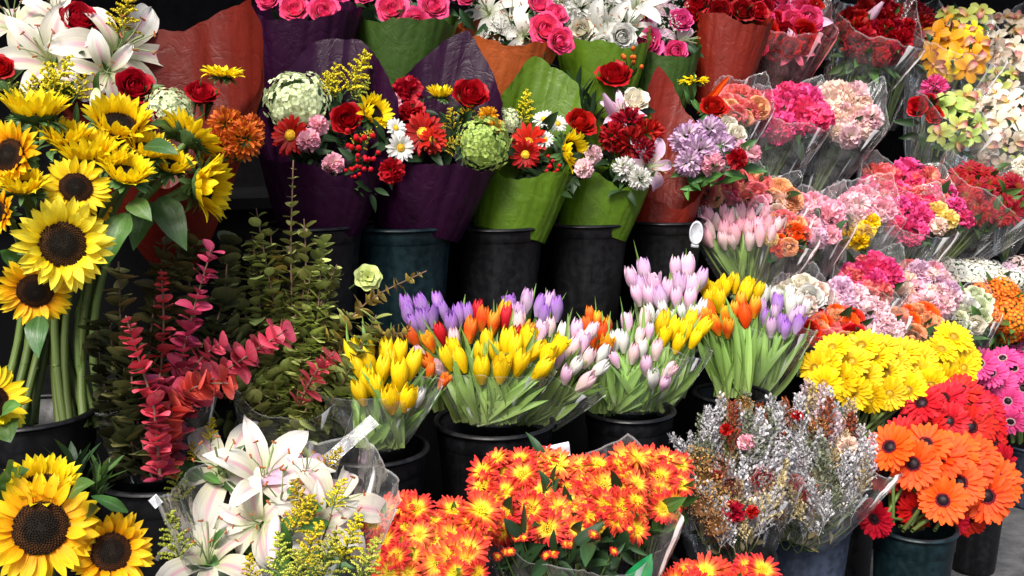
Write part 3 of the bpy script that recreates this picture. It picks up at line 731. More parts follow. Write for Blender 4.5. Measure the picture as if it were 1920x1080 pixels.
def branch(label, mat, pts, N, ls, sp, dN=0, group='eucalyptus branches', tipfrac=.45, flat=.5, stemm=None, name='eucalyptus_branch', w=1.0):
    """stem along photo points with opposite pairs of round leaves"""
    d0 = D(N, pts[0][0]); ps = [P(x, y, d0 + dN + (z[0] if z else 0)) for x, y, *z in pts]; b0 = ps[0]; root = thing(name, label, 'eucalyptus', b0, group)
    path = []
    for a, b in zip(ps, ps[1:]):
        n = max(2, int((b - a).length / .01)); path += [a + (b - a) * (i / n) for i in range(n)]
    path.append(ps[-1])
    for _ in range(12): path = [path[0]] + [(path[i - 1] + path[i] * 2 + path[i + 1]) / 4 for i in range(1, len(path) - 1)] + [path[-1]]
    mb = MB(); mb.tube([p - b0 for p in path[::2] + [path[-1]]], .0035, .0015, 6); link('stem', mb.mesh('stem', [stemm or plain('twig_brown', (.1, .05, .03), rough=.7)]), root)
    lm = MB(); L = sum((b - a).length for a, b in zip(path, path[1:])); k = d0 / F; step = sp * (.5 if 'red' in group else .45) * k; acc = step * .5; run = 0; roll = R.random() * 3
    for a, b in zip(path, path[1:]):
        seg = (b - a).length; run += seg; acc += seg
        if acc < step: continue
        acc = R.uniform(-.35, .3) * step; t = run / L; tg = (b - a).normalized(); roll += 1.57 + R.uniform(-.4, .4); s = ls * (.95 if 'red' in group else 1.0) * k * (1 - (1 - tipfrac) * t ** 2) * R.uniform(.62, 1.2)
        M = align((tg + rv(.25)).normalized(), roll, a - b0)
        for h in (0, pi):
            petal(lm, s, s * w, h + R.uniform(-.3, .3), .002, flat + R.uniform(-.35, .35), bend=R.uniform(-.5, .2), cup=R.uniform(.05, .35), pr='disc', nu=4, nv=5, M=M)
    link('leaves', lm.mesh('leaves', [mat]), root)
    return root
# ================================================================ SETTING
def struct(name, mb, mat):
    o = link(name, mb.mesh(name, [mat])); o['kind'] = 'structure'; return o
def quad(a, b, c, d): m = MB(); m.grid([[a, b], [d, c]]); return m
g = MB(); g.grid([[(-30, -12, 0), (30, -12, 0)], [(-30, 30, 0), (30, 30, 0)]])
struct('pavement', g, plain('concrete', (.06, .06, .063), rough=.9, noise=.25, scale=16, bump=.5, col2=(.095, .094, .096), spec=.2))
def box(mb, o, a, b, c):                        # o corner, a b c edge vectors
    o, a, b, c = map(Vector, (o, a, b, c)); z = len(mb.v)
    for q in (o, o + a, o + a + b, o + b, o + c, o + a + c, o + a + b + c, o + b + c): mb.v.append(tuple(q)); mb.uv.append((.5, .5)); mb.rn.append(.5)
    for f in ((3, 2, 1, 0), (4, 5, 6, 7), (0, 1, 5, 4), (1, 2, 6, 5), (2, 3, 7, 6), (3, 0, 4, 7)): mb.f.append(tuple(z + i for i in f)); mb.mi.append(mb.m)
def flat(o, ):
    o.data.polygons.foreach_set('use_smooth', [False] * len(o.data.polygons)); return o
SHELFM = plain('shelf_black', (.003, .003, .0035), rough=.85, scale=8, spec=.06)
def tier(name, n0, n1, u0, u1, z, label, parent):
    mb = MB(); o = INW * n0 + ROW * u0
    box(mb, o + Vector((0, 0, z - .03)), ROW * (u1 - u0), INW * (n1 - n0), (0, 0, .03))
    box(mb, o + INW * .02 + Vector((0, 0, .004)), ROW * (u1 - u0) - ROW * .01, INW * .02, (0, 0, z - .036))
    return flat(link(name, mb.mesh(name, [SHELFM]), parent))
stand = thing('tiered_stand', 'black stepped stand carrying the rows of flower buckets', 'display stand', (0, 0, 0))
def uat(px, N): d = D(N, px); p = P(px, 540, d); return p.dot(ROW)
tier('shelf', 1.45, 1.93, -2.5, uat(1500, 1.7), .18, '', stand)
tier('shelf', 1.945, 2.33, -2.5, uat(1470, 2.1), .40, '', stand)
tier('shelf', 2.20, 2.33, uat(1480, 2.2), 5.5, .40, '', stand)
tier('shelf', 2.345, 2.72, -2.5, 5.5, .88, '', stand)
tier('shelf', 2.735, 3.2, -2.5, 5.5, 1.28, '', stand)
wl = MB(); o = INW * 3.35 + ROW * -4
box(wl, o, ROW * 11, INW * .15, (0, 0, 3.4)); w = flat(struct('shop_wall', wl, plain('wall_dark', (.006, .0055, .006), rough=.9, spec=.05)))
aw = MB(); o = INW * 2.75 + ROW * -4 + Vector((0, 0, 2.55))  # unseen panel added overhead to shade the back and keep it dark
box(aw, o, ROW * 11, INW * .58 + Vector((0, 0, .2)), (0, 0, .02))
a_ = flat(link('shade_panel', aw.mesh('shade_panel', [plain('shade_panel_dark', (.02, .03, .025), rough=.9)]))); tag(a_, 'unseen dark panel added above the back of the flower stand for shade', 'shade_panel')

# ================================================================ BUCKETS
bucket(585, 418, 190, 2.53, 'high', BLACKB, 'black bucket under the purple bouquet with the pink carnations, half hidden by eucalyptus')
bucket(755, 420, 190, 2.53, 'high', TEALB, 'dark teal bucket holding the purple bouquet with the green hydrangea')
bucket(932, 420, 180, 2.53, 'high', BLACKB, 'black bucket holding the green wrapped bouquet with a side-on sunflower')
bucket(1098, 414, 166, 2.53, 'high', BLACKB, 'black bucket holding the green wrapped bouquet topped by a single red rose')
bucket(1245, 410, 152, 2.53, 'high', BLACKB, 'black bucket under the red wrapped bouquet with lilac chrysanthemums')
bucket(700, 836, 205, 2.08, 'mid', BLACKB, 'black bucket holding the small yellow tulip bunch behind the white lilies', 'tulip buckets')
bucket(927, 784, 226, 2.1, 'mid', BLACKB, 'widest black bucket in the tulip row, under the yellow and pale pink tulips', 'tulip buckets')
bucket(1180, 764, 170, 2.1, 'mid', BLACKB, 'black bucket with pale pink and yellow tulips, its side dusty and scuffed', 'tulip buckets')
bucket(1372, 734, 142, 2.12, 'mid', BLACKB, 'black bucket holding the orange and purple tulips', 'tulip buckets')
bucket(55, 768, 235, 2.1, 'mid', BLACKB, 'black bucket holding the tall sunflowers on thick green stems', 'left buckets')
bucket(305, 882, 235, 2.05, 'mid', BLACKB, 'black bucket holding the red eucalyptus in clear film', 'left buckets')
bucket(1352, 1030, 200, 1.72, 'low', BLACKB, 'black bucket holding the dried bouquet with brown seed heads', 'front buckets')
bucket(1505, 955, 190, 1.86, 'low', GREYB, 'slate grey bucket draped with the film of the silver dried bouquet', 'front buckets')
bucket(1715, 982, 152, 1.74, 'pave', TEALB, 'dark teal bucket of orange gerberas standing on the pavement', 'gerbera buckets')
bucket(1835, 890, 108, 2.09, 'pave', BLACKB, 'short black bucket behind the teal one, under the red gerberas', 'gerbera buckets', )
bucket(1592, 868, 118, 2.0, 'pave', BLACKB, 'black bucket under the yellow gerberas, between grey bucket and teal bucket', 'gerbera buckets')
bucket(1935, 830, 105, 2.35, 'pave', GREYB, 'grey bucket under the pink gerberas at the edge of the stand', 'gerbera buckets')
bucket(545, 862, 200, 2.16, 'mid', BLACKB, 'black bucket of golden green eucalyptus behind the film sleeve', 'left buckets')

# ================================================================ LOOSE SUNFLOWERS
SG = 'sunflowers standing in the tall bucket'
def sun(label, c, px, py, s, ax, ay, base=None, N=2.06, dN=0, leaves=(), g=SG, az=1, v=None): return loose('sunflower', 'sunflower', label, g, c, px, py, s * (1.06 if s > 150 or dN < -.12 else 1.2), ax, ay, base or (70 + R.uniform(-60, 60), 800), N, dN, leaves, sr=7.5, az=az, v=(2 if ay > 1.05 or ax > 1 else R.randrange(2)) if v is None else v)
Y, G, LM = 'sunflower yellow', 'sunflower golden', 'sunflower lemon'
sun('largest fully open lemon sunflower with a wide dark disc facing out of the bucket', LM, 118, 458, 182, .05, .05, (95, 805), dN=-.17)
sun('golden sunflower nodding low under the big lemon one, leaf hanging below it', G, 66, 545, 134, -.1, -.25, (50, 805), dN=-.13, leaves=((75, 590, 72, 672, 44), (40, 505, 0, 470, 40)))
sun('small open sunflower with a dark disc between two discless yellow heads', Y, 142, 352, 108, 0, .35, (90, 800), dN=-.12)
sun('topmost upturned yellow sunflower whose small dark eye peeps between petals', Y, 222, 236, 158, .1, 1.1, (150, 800), dN=-.02)
sun('flat yellow sunflower seen from the side above its green sepals, by the goldenrod', Y, 66, 212, 140, -.1, 3.5, (20, 800), dN=-.02)
sun('yellow sunflower seen edge on below the topmost upturned one', Y, 160, 290, 140, -.2, 2.2, (120, 800), dN=-.06)
sun('golden sunflower with a big dark disc cut by the picture edge', G, 18, 292, 125, -.7, .25, (10, 800), dN=-.08)
sun('yellow sunflower bowing forward so only petals show, over the rounded leaf', Y, 236, 328, 112, .3, 1.5, (140, 800), dN=-.11, leaves=((240, 400, 200, 500, 60), (245, 378, 285, 415, 42), (270, 275, 335, 290, 40)))
sun('yellow sunflower turned sharply to the right with long hanging petals', Y, 382, 350, 140, 1.7, -.15, (175, 800), dN=-.04, az=.15)
sun('yellow sunflower head squeezed between the topmost one and the bowing one', Y, 275, 282, 100, .4, 1.7, (150, 800), dN=-.05)
sun('yellow sunflower head filling the gap above the small dark-eyed one', Y, 122, 262, 110, -.1, 2.0, (60, 800), dN=-.04)
sun('yellow sunflower head at the centre of the cluster, petals folded over its disc', Y, 205, 300, 96, 0, 1.6, (110, 800), dN=-.08)
sun('small yellow sunflower tucked beside the right-turned one', Y, 320, 312, 92, .5, 1.8, (160, 800), dN=-.03, leaves=((300, 370, 350, 470, 60), (290, 380, 250, 470, 56)))
sun('plump yellow sunflower hiding its disc, just above the big lemon head', Y, 44, 352, 100, -.2, 1.6, (40, 800), dN=-.11)
sun('orange gold sunflower half cut by the picture edge beside the big lemon head', G, -2, 398, 80, -.8, .1, (0, 800), dN=-.11)
sun('tiny golden sunflower peeping out right of the dark-eyed small one', G, 182, 392, 52, .6, -.2, (120, 800), dN=-.05)
sun('sunflower seen from behind, green sepals fringed with yellow, beside the rust chrysanthemum', Y, 356, 258, 118, .75, .9, (170, 800), dN=.02, az=-.55, v=1, leaves=((330, 245, 282, 232, 30),))
FG = 'front sunflowers with brown discs'
def sunf(label, c, px, py, s, ax, ay, base, dN=0, leaves=()): return sun(label, c, px, py, s, ax, ay, base, 1.68, dN, leaves, FG)
sunf('big sunflower with a brown ringed disc, lower front', G, 76, 990, 205, .0, .08, (90, 1230), leaves=((130, 930, 178, 905, 40), (20, 900, 10, 880, 60)))
sunf('smaller sunflower with brown disc beside the big front one', G, 208, 1035, 158, .15, .1, (150, 1230), leaves=((150, 980, 185, 950, 40), (240, 960, 170, 930, 26)))
sunf('golden sunflower turned upward behind the big brown-disced one', Y, 80, 915, 145, .05, 1.5, (80, 1230), .05, leaves=((10, 920, 55, 880, 46), (30, 940, -10, 890, 60)))
sunf('yellow sunflower mostly cut by the picture edge below the bundle of stems', Y, -22, 752, 130, .4, .5, (-30, 1230), .1, leaves=((10, 790, 20, 830, 60), (0, 780, 40, 760, 40)))

# dark pointed foliage by the front sunflowers
for i, (x0, y0, x1, y1) in enumerate(((150, 960, 132, 826), (170, 950, 205, 850))):
    d = D(1.78, x0); a = P(x0, y0, d); e = P(x1, y1, d)
    o = link('ruscus_sprig', bloom_meshes('foliage', ('dark', 'green')[i], 0)[0], None, align(e - a, R.random() * 6, a, (e - a).length * 1.15))
    tag(o, ('dark green pointed leaf sprig above the big front sunflower', 'brighter green pointed leaf sprig against the dark bucket')[i], 'leaf sprig')

# ================================================================ TOP LEFT BOUQUET
b = bouquet('mixed_bouquet', 'tall bouquet of white lilies and red roses in a red sheet, above the sunflowers', 'bouquet', (240, 520), 2.3, [
    ('lily', 'pink stripe', 245, 78, 215, .55, .45), ('lily', 'pink stripe', 80, 92, 190, -.35, .5), ('lily', 'pink stripe', 200, 138, 130, .0, -.1), ('lily', 'pink stripe', 20, 20, 150, -.2, .8), ('lily', 'pink stripe', 110, 20, 130, 0, .7), ('bud', 'pink stripe', 185, 200, 110, .2, -1.5),
    ('rose', 'red', 148, 42, 82, .1, .9), ('rose', 'red', 252, 168, 84, .1, .5), ('rose', 'red', 376, 182, 68, .2, 1.2), ('rose', 'red', 0, 132, 60, -.2, .6), ('rose', 'red', 300, 222, 40, .1, .4),
    ('goldenrod', 'yellow', 60, 200, 130, 105), ('goldenrod', 'yellow', 120, 200, 95, 120), ('goldenrod', 'yellow', 20, 210, 60, 140), ('goldenrod', 'yellow', 220, 90, 250, -10), ('goldenrod', 'green', 30, 190, 10, 130), ('goldenrod', 'yellow', 130, 200, 160, 120),
    ('hydrangea', 'green white', 318, 205, 92, .2, .9), ('sunflower', 'sunflower yellow', 418, 140, 88, .15, 3.5), ('pompon', 'rust', 425, 235, 78, .4, .5), ('pompon', 'rust', 455, 262, 88, .5, .2), ('pompon', 'rust', 412, 275, 80, .2, .0), ('pompon', 'rust', 470, 240, 60, .8, .3)], stems=False, leaf=LEAFM, nleaf=3, lsize=60)
cone(b, 'wrapper', BRICKP, (330, 500), 40, (300, 180), 190, D(2.3, 240), sf=.45, sb=1.5, p=1.0, squash=.75, amp=.04, peaks=((2.2, .35, .9),))

# ================================================================ REAR ROW OF MIXED BOUQUETS
RBG = 'mixed bouquets in coloured paper'
N2 = 2.5
b = bouquet('mixed_bouquet', 'bouquet in dark purple paper with white hydrangea, daisies and pink carnations', 'bouquet', (600, 470), N2, [
    ('hydrangea', 'green white', 557, 192, 130, -.2, .55), ('goldenrod', 'yellow', 635, 190, 680, 95), ('goldenrod', 'yellow', 610, 200, 640, 125), ('goldenrod', 'yellow', 640, 195, 605, 140), ('goldenrod', 'green', 650, 190, 690, 150), ('daisy', 'red', 545, 254, 88, -.5, .2), ('carnation', 'pink', 578, 264, 48, -.1, .1), ('carnation', 'pink', 597, 236, 42, .1, .4), ('carnation', 'pink', 624, 308, 46, 0, -.1),
    ('rose', 'red', 651, 226, 70, -.1, .35), ('sunfold', 'sunflower yellow', 700, 214, 96, .9, .7), ('daisy', 'white', 751, 277, 62, .3, .0), ('daisy', 'white', 742, 240, 46, .5, .6), ('carnation', 'red', 734, 320, 54, .2, -.1), ('berries', 'scarlet', 675, 275, 75, 0, .5), ('berries', 'scarlet', 690, 305, 66, .1, .2), ('berries', 'scarlet', 665, 320, 50, 0, .2), ('goldenrod', 'yellow', 660, 290, 700, 250)], RBG, stems=False, nleaf=5, lsize=42)
d = D(N2, 600)
cone(b, 'wrapper', PURPLE, (600, 440), 72, (612, 235), 138, d, sf=.62, sb=1.72, p=2.2, amp=.05, peaks=((.35, -.14, .8), (2.9, .2, .9), (-2.75, .2, .9)))
b = bouquet('mixed_bouquet', 'bouquet in dark purple paper with green hydrangea and red rose', 'bouquet', (780, 470), N2, [
    ('carnation', 'red', 765, 172, 62, -.2, .8), ('carnation', 'pink', 736, 192, 42, -.6, .5), ('carnation', 'red', 772, 214, 60, -.3, .3), ('sunflower', 'sunflower yellow', 826, 178, 70, .1, 2.6), ('rose', 'red', 880, 184, 80, .3, .8), ('daisy', 'red', 793, 250, 92, -.2, .2), ('daisy', 'scarlet', 812, 262, 60, .1, 0.), ('hydrangea', 'green', 906, 270, 112, .3, .3), ('goldenrod', 'yellow', 860, 240, 885, 190), ('goldenrod', 'yellow', 850, 260, 840, 205), ('goldenrod', 'green', 845, 250, 825, 235), ('pompon', 'gold', 915, 218, 44, .5, .7), ('pompon', 'gold', 930, 240, 40, .7, .4), ('goldenrod', 'yellow', 820, 290, 870, 262)], RBG, stems=False, nleaf=6, lsize=46)
cone(b, 'wrapper', PURPLE, (782, 440), 78, (820, 250), 130, D(N2, 780), sf=.7, sb=1.62, p=2.2, amp=.05, peaks=((-.3, -.14, .8), (3.1, .6, 1.0),))
b = bouquet('mixed_bouquet', 'bouquet in olive green paper with a side-on yellow sunflower and white daisies', 'bouquet', (950, 470), N2, [
    ('hydrangea', 'green white', 950, 230, 62, -.4, .6), ('goldenrod', 'yellow', 978, 245, 990, 170), ('daisy', 'white', 1020, 224, 48, 0, .8), ('daisy', 'white', 1046, 232, 42, .2, .6), ('daisy', 'scarlet', 990, 268, 84, -.2, .2), ('daisy', 'red', 985, 290, 66, -.1, -.1), ('sunflower', 'sunflower yellow', 1068, 284, 104, 1.35, .15), ('rose', 'red', 1086, 234, 66, .5, .7), ('carnation', 'pale pink', 1111, 290, 38, .5, .2), ('carnation', 'pale pink', 1094, 316, 40, .3, 0), ('berries', 'scarlet', 1035, 312, 50, 0, .2), ('daisy', 'white', 1022, 262, 40, 0, .4)], RBG, stems=False, nleaf=6, lsize=42)
cone(b, 'wrapper', GREENP, (955, 440), 68, (1000, 270), 92, D(N2, 950), sf=.72, sb=1.6, p=2.0, amp=.045, peaks=((-.4, -.2, .9), (-2.7, .5, 1.0), (2.6, .35, .6)))
b = bouquet('mixed_bouquet', 'bouquet in green paper with dark red chrysanthemums, one rose on top and a pink lily', 'bouquet', (1105, 470), N2, [
    ('foliage', 'dark', 1095, 235, 1075, 125), ('foliage', 'dark', 1110, 240, 1110, 160), ('rose', 'red', 1152, 148, 72, 0, .9), ('berries', 'rust', 1182, 128, 60, .2, 1), ('bud', 'lilac pink', 1148, 208, 75, -.5, 1), ('lily', 'lilac pink', 1165, 205, 80, 0, .6), ('rose', 'cream', 1190, 192, 56, .3, .7), ('pompon', 'red', 1178, 232, 74, 0, .6), ('pompon', 'red', 1150, 258, 66, -.4, .2), ('pompon', 'dark red', 1182, 268, 72, 0, .1), ('pompon', 'red', 1214, 252, 70, .4, .3), ('pompon', 'dark red', 1205, 282, 56, .2, -.1), ('pompon', 'white', 1172, 318, 56, -.3, .1), ('pompon', 'white', 1200, 335, 50, 0, -.1), ('lily', 'lilac pink', 1228, 312, 105, .6, .0)], RBG, stems=False, nleaf=5, lsize=42)
cone(b, 'wrapper', GREENP, (1110, 438), 64, (1155, 270), 88, D(N2, 1105), sf=.7, sb=1.55, p=2.0, amp=.045, peaks=((.3, -.2, .9), (-2.6, .65, .6), (2.9, .2, .5)))
b = bouquet('mixed_bouquet', 'bouquet in red orange paper with lilac chrysanthemums and a bird of paradise tip', 'bouquet', (1250, 470), N2, [
    ('sunflower', 'sunflower yellow', 1300, 150, 62, .0, 3.5), ('rose', 'red', 1336, 206, 58, .3, .9), ('pompon', 'lilac', 1290, 262, 78, -.4, .5), ('pompon', 'lilac', 1330, 250, 74, .1, .6), ('pompon', 'lilac', 1310, 285, 78, -.1, .1), ('pompon', 'lilac', 1352, 275, 66, .4, .3), ('pompon', 'lilac', 1292, 305, 62, -.4, -.1), ('carnation', 'red', 1380, 298, 44, .5, .1), ('carnation', 'pink', 1337, 308, 50, .1, -.1), ('rose', 'cream', 1364, 240, 48, .4, .6), ('rose', 'cream', 1380, 252, 40, .5, .5), ('carnation', 'pink', 1411, 288, 38, .8, .2), ('spike', 'orange', 1332, 185, 100, .9, 1.0), ('carnation', 'pink', 1392, 276, 34, .6, .4)], RBG, stems=False, nleaf=5, lsize=40, leaf=LEAFM)
cone(b, 'wrapper', REDP, (1235, 438), 55, (1262, 270), 78, D(N2, 1250) + .03, sf=.3, sb=1.5, p=1.5, amp=.04, peaks=((-2.6, .5, .8),))

# ================================================================ TOP ROW
TG = 'bouquets along the top shelf'
N3 = 2.85
def top(label, blooms, base, mat, rb, mouth, Rm, sf=.75, sb=1.2, peaks=(), N=N3, **kw):
    b = bouquet('rose_bouquet' if 'rose' in label else 'mixed_bouquet', label, 'bouquet', base, N, blooms, TG, stems=False, nleaf=4, lsize=42, **kw)
    if mat: cone(b, 'wrapper', mat, base, rb, mouth, Rm, D(N, base[0]), sf=sf, sb=sb, p=1.3, amp=.05, peaks=peaks)
    return b
top('hot pink roses in black purple paper on the top shelf', [('rose', 'hot pink', 553, 20, 62, -.2, .5), ('rose', 'hot pink', 606, 24, 64, .1, .4), ('rose', 'hot pink', 505, 2, 52, -.4, .5), ('rose', 'hot pink', 580, -15, 60, 0, .8), ('rose', 'hot pink', 630, -12, 56, .3, .7), ('rose', 'hot pink', 530, -22, 56, -.2, .8)], (560, 250), PURPLE, 45, (565, 10), 112, sf=.82)
top('hot pink roses in an olive paper on the top shelf, between purple peaks', [('rose', 'hot pink', 737, 20, 66, -.2, .45), ('rose', 'hot pink', 812, 14, 62, .2, .5), ('rose', 'hot pink', 780, 42, 56, .1, .1), ('rose', 'hot pink', 690, -8, 56, -.4, .7), ('rose', 'hot pink', 770, -15, 60, 0, .8), ('rose', 'magenta pink', 840, -12, 50, .4, .8), ('gyp', 'white', 770, 0, 90, 0, .6)], (735, 250), DGREENP, 45, (760, 25), 100, sf=.86)
top('white lilies and pink roses in orange paper on the top shelf', [('lily', 'white', 960, 28, 130, 0, .6), ('lily', 'white', 905, 8, 110, -.4, .6), ('rose', 'hot pink', 1022, 58, 70, .2, .4), ('rose', 'hot pink', 1048, 78, 56, .4, .2), ('rose', 'hot pink', 1010, 10, 56, .1, .7), ('rose', 'hot pink', 880, -5, 50, -.4, .6), ('gyp', 'white', 940, 60, 100, 0, .5), ('lily', 'white', 985, 65, 90, .1, .1), ('rose', 'hot pink', 1040, 30, 50, .4, .7)], (920, 250), ORANGEP, 45, (950, 50), 105, sf=.78)
top('big white bouquet of lilies and chrysanthemums in green paper on the top shelf', [('pompon', 'white', 1085, 20, 80, -.2, .6), ('pompon', 'white', 1140, 5, 80, 0, .8), ('lily', 'white', 1105, 62, 120, -.3, .2), ('lily', 'white', 1180, 40, 125, .2, .4), ('rose', 'cream', 1090, 58, 52, -.2, .3), ('rose', 'white', 1165, 70, 60, .2, .1), ('gyp', 'white', 1110, 20, 120, 0, .7), ('lily', 'white', 1200, 0, 110, .3, .7), ('pompon', 'cream', 1060, 0, 66, -.4, .7), ('lily', 'white', 1140, 50, 100, 0, .3), ('rose', 'white', 1130, 82, 46, 0, 0.)], (1120, 250), GREENP, 45, (1130, 50), 92, sf=.76)
top('pink roses with a striped lily and baby breath on the top shelf', [('lily', 'lilac pink', 1225, 5, 110, .1, .6), ('rose', 'magenta pink', 1212, 82, 72, -.1, .25), ('rose', 'magenta pink', 1275, 42, 54, .2, .6), ('rose', 'magenta pink', 1266, 97, 50, .2, .2), ('rose', 'magenta pink', 1208, 55, 40, -.3, .5), ('lily', 'lilac pink', 1290, 72, 90, .9, .3), ('gyp', 'white', 1242, 52, 90, 0, .4), ('gyp', 'white', 1235, 65, 80, 0, .3), ('gyp', 'white', 1262, 5, 80, 0, .7)], (1230, 250), DGREENP, 40, (1245, 70), 72, sf=.76)
top('dark red roses in red paper on the top shelf', [('rose', 'red', 1310, 8, 52, -.2, .6), ('rose', 'dark red', 1350, 25, 56, 0, .5), ('rose', 'dark red', 1392, 22, 54, .2, .5), ('rose', 'red', 1330, -12, 50, 0, .8), ('rose', 'dark red', 1375, -8, 52, .2, .8), ('rose', 'red', 1298, 30, 40, -.4, .4), ('rose', 'dark red', 1410, -5, 50, .3, .8), ('rose', 'red', 1420, 25, 44, .4, .5)], (1345, 210), REDP, 40, (1375, 30), 72, sf=.88)
# ================================================================ RIGHT HAND BUNCHES IN CLEAR FILM
CG = 'flower bunches sleeved in clear film'
def bunch(label, shape, cols, c, r, n, size, N, base=None, film=FILM, md=None, ang=0, extra=(), group=CG, name=None, Rm=None, sf=.86, sb=1.34, leaf=DLEAF, nleaf=2, peaks=((2.6, .25, .6),), rb=18, lean=.55, mouth=None, slope=.75, lsize=40, amp=.07):
    if base is None: base = (c[0] - 45, c[1] + 190)
    if group != 'orange chrysanthemum bunches' and shape in ('carnation', 'ball', 'rose', 'pompon', 'cluster'): n = int(n * 1.35); size *= 1.1
    pts = scatter(c[0], c[1], r[0], r[1], n, md or size * .5, ang, group == 'orange chrysanthemum bunches')
    bl = [(shape, cols[i % len(cols)], x, y, size * R.uniform(.68, 1.2)) for i, (x, y) in enumerate(pts)] + list(extra)
    b = bouquet(name or PARTNAME.get(shape, shape) + '_bunch', label, 'flower bunch', base, N, bl, group, leaf=leaf, nleaf=nleaf, lsize=lsize, lean=lean, slope=slope)
    if film: cone(b, 'film_sleeve', film, base, rb, mouth or (c[0] + 4, c[1] + 4), Rm or max(r) * 1.25 + size * .4, D(N, base[0]), sf=sf, sb=sb, p=1.1, squash=.8, amp=amp, peaks=peaks, jit=.002)
    return b
# upper right
bunch('crimson and pink roses under reddish film at the top of the stand', 'rose', ['scarlet', 'hot pink', 'red'], (1465, 40), (62, 58), 16, 46, 3.0, (1400, 290), film=film_mat('rose_film', (1, .5, .55), haze=.05), extra=[('lily', 'lilac pink', 1510, 40, 90, .4, .5), ('lily', 'lilac pink', 1490, 90, 70, .3, .3), ('rose', 'hot pink', 1420, 90, 50, -.3, .4)], sf=.85)
bunch('dark red carnations with a green tissue skirt, behind the pink and cream carnations', 'carnation', ['red', 'dark red'], (1640, 60), (62, 50), 15, 46, 3.0, (1560, 260), extra=[('lily', 'pink stripe', 1630, 30, 60, .6, .5), ('rose', 'red', 1555, 60, 44, -.4, .5), ('bud', 'lilac pink', 1625, 42, 80, .8, 1)], Rm=92, leaf=LEAFM, nleaf=4)
bunch('wine red chrysanthemums at the back, beside the yellow orchids', 'pompon', ['dark red', 'wine'], (1712, 58), (36, 40), 9, 46, 3.1, (1660, 240), Rm=62)
OG = 'orchid stems sleeved in clear film'
bunch('golden yellow orchids in clear film high on the right', 'orchid', ['gold', 'yellow', 'gold'], (1790, 88), (50, 52), 13, 54, 2.95, (1715, 300), group=OG, Rm=92, extra=[('orchid', 'olive', 1810, 30, 56, .2, .7), ('orchid', 'olive', 1840, 22, 50, .3, .6), ('orchid', 'olive', 1775, 25, 46, -.2, .8)])
bunch('beige cream orchids at the top edge behind the golden ones', 'orchid', ['beige', 'cream'], (1885, 80), (48, 52), 15, 50, 3.0, (1830, 290), group=OG, Rm=85, film=FILMP)
bunch('green orchids with red lips beside the two red roses', 'orchid', ['green', 'olive', 'green'], (1795, 222), (44, 46), 9, 56, 2.8, (1720, 400), group=OG, Rm=86, extra=[('rose', 'scarlet', 1722, 202, 46, -.3, .4), ('rose', 'scarlet', 1752, 216, 38, .1, .2), ('pompon', 'magenta pink', 1752, 165, 56, 0, .5), ('rose', 'scarlet', 1740, 192, 36, 0, .6)])
bunch('creamy white orchids with brown throats at the right edge', 'orchid', ['cream', 'beige', 'cream'], (1875, 225), (58, 52), 17, 54, 2.78, (1800, 420), group=OG, Rm=100, film=FILMH)
bunch('green leafed orchid stems with beige buds right of the golden orchids', 'orchid', ['olive', 'beige'], (1865, 150), (40, 26), 7, 44, 2.9, (1830, 340), group=OG, Rm=60, leaf=LEAFM, nleaf=4)
bunch('pale orchids drooping below the creamy ones over dried stems', 'orchid', ['beige', 'olive'], (1880, 290), (45, 22), 7, 44, 2.74, (1800, 430), group=OG, Rm=62, film=FILMP)
# carnations, second row
bunch('coral red alstroemeria bunch left of the hot pink carnations', 'ball', ['coral', 'peach', 'coral'], (1385, 195), (42, 30), 11, 38, 2.72, (1335, 370), Rm=58)
bunch('hot pink carnations beside the cream pink ones under streaky film', 'carnation', ['hot pink', 'magenta pink', 'hot pink'], (1478, 212), (58, 34), 18, 50, 2.72, (1420, 400), Rm=80, film=FILMH)
bunch('cream pink carnations at the right end of the second row', 'carnation', ['blush', 'pale pink', 'blush'], (1588, 214), (46, 40), 14, 48, 2.72, (1510, 400), Rm=74, ang=.5, film=FILMH)
# third row
bunch('salmon and coral ranunculus with spiky leaves above the pink tulips', 'ball', ['coral', 'coral', 'hot pink', 'peach'], (1375, 352), (62, 26), 15, 42, 2.56, (1345, 500), Rm=76)
bunch('peach and blush ranunculus between the coral and the pale pink bunch', 'ball', ['peach', 'blush', 'pink'], (1448, 375), (40, 26), 10, 42, 2.5, (1400, 520), Rm=60)
tulips('pale pink tulips bending over in the third row above the lilac ones', ['pink', 'pale pink', 'pink'], scatter(1382, 425, 72, 28, 24, 20), 44, (1395, 560), 40, 2.44, nleaf=6, film=FILM, mw=88, sleeve=(.95, 1.2))
bunch('peach orange ranunculus in a slanted film right of the pale pink tulips', 'ball', ['peach', 'orange', 'pale yellow', 'coral'], (1475, 436), (36, 34), 12, 40, 2.42, (1420, 590), Rm=58, film=FILMP)
bunch('pink carnations between the peach ranunculus and the yellow ones', 'carnation', ['pink', 'lilac pink', 'pink'], (1530, 412), (40, 42), 14, 44, 2.46, (1470, 600), Rm=66, film=FILMP)
bunch('pink carnations with a clump of yellow ones in front, film edge slanting', 'carnation', ['pale pink', 'pink'], (1618, 392), (38, 26), 9, 42, 2.5, (1560, 570), Rm=72, film=FILMH, extra=[('carnation', 'yellow', 1598, 420, 44, -.2, .4), ('carnation', 'yellow', 1622, 432, 42, .2, .3), ('carnation', 'yellow', 1592, 446, 42, -.2, 0.), ('carnation', 'yellow', 1612, 452, 40, .1, 0.), ('carnation', 'yellow', 1632, 418, 38, .3, .4)])
bunch('coral to magenta carnations in the third row, left of the dark red mums', 'carnation', ['coral', 'hot pink', 'magenta pink', 'coral'], (1700, 352), (78, 34), 22, 46, 2.62, (1620, 520), Rm=100, film=FILMP, ang=.15)
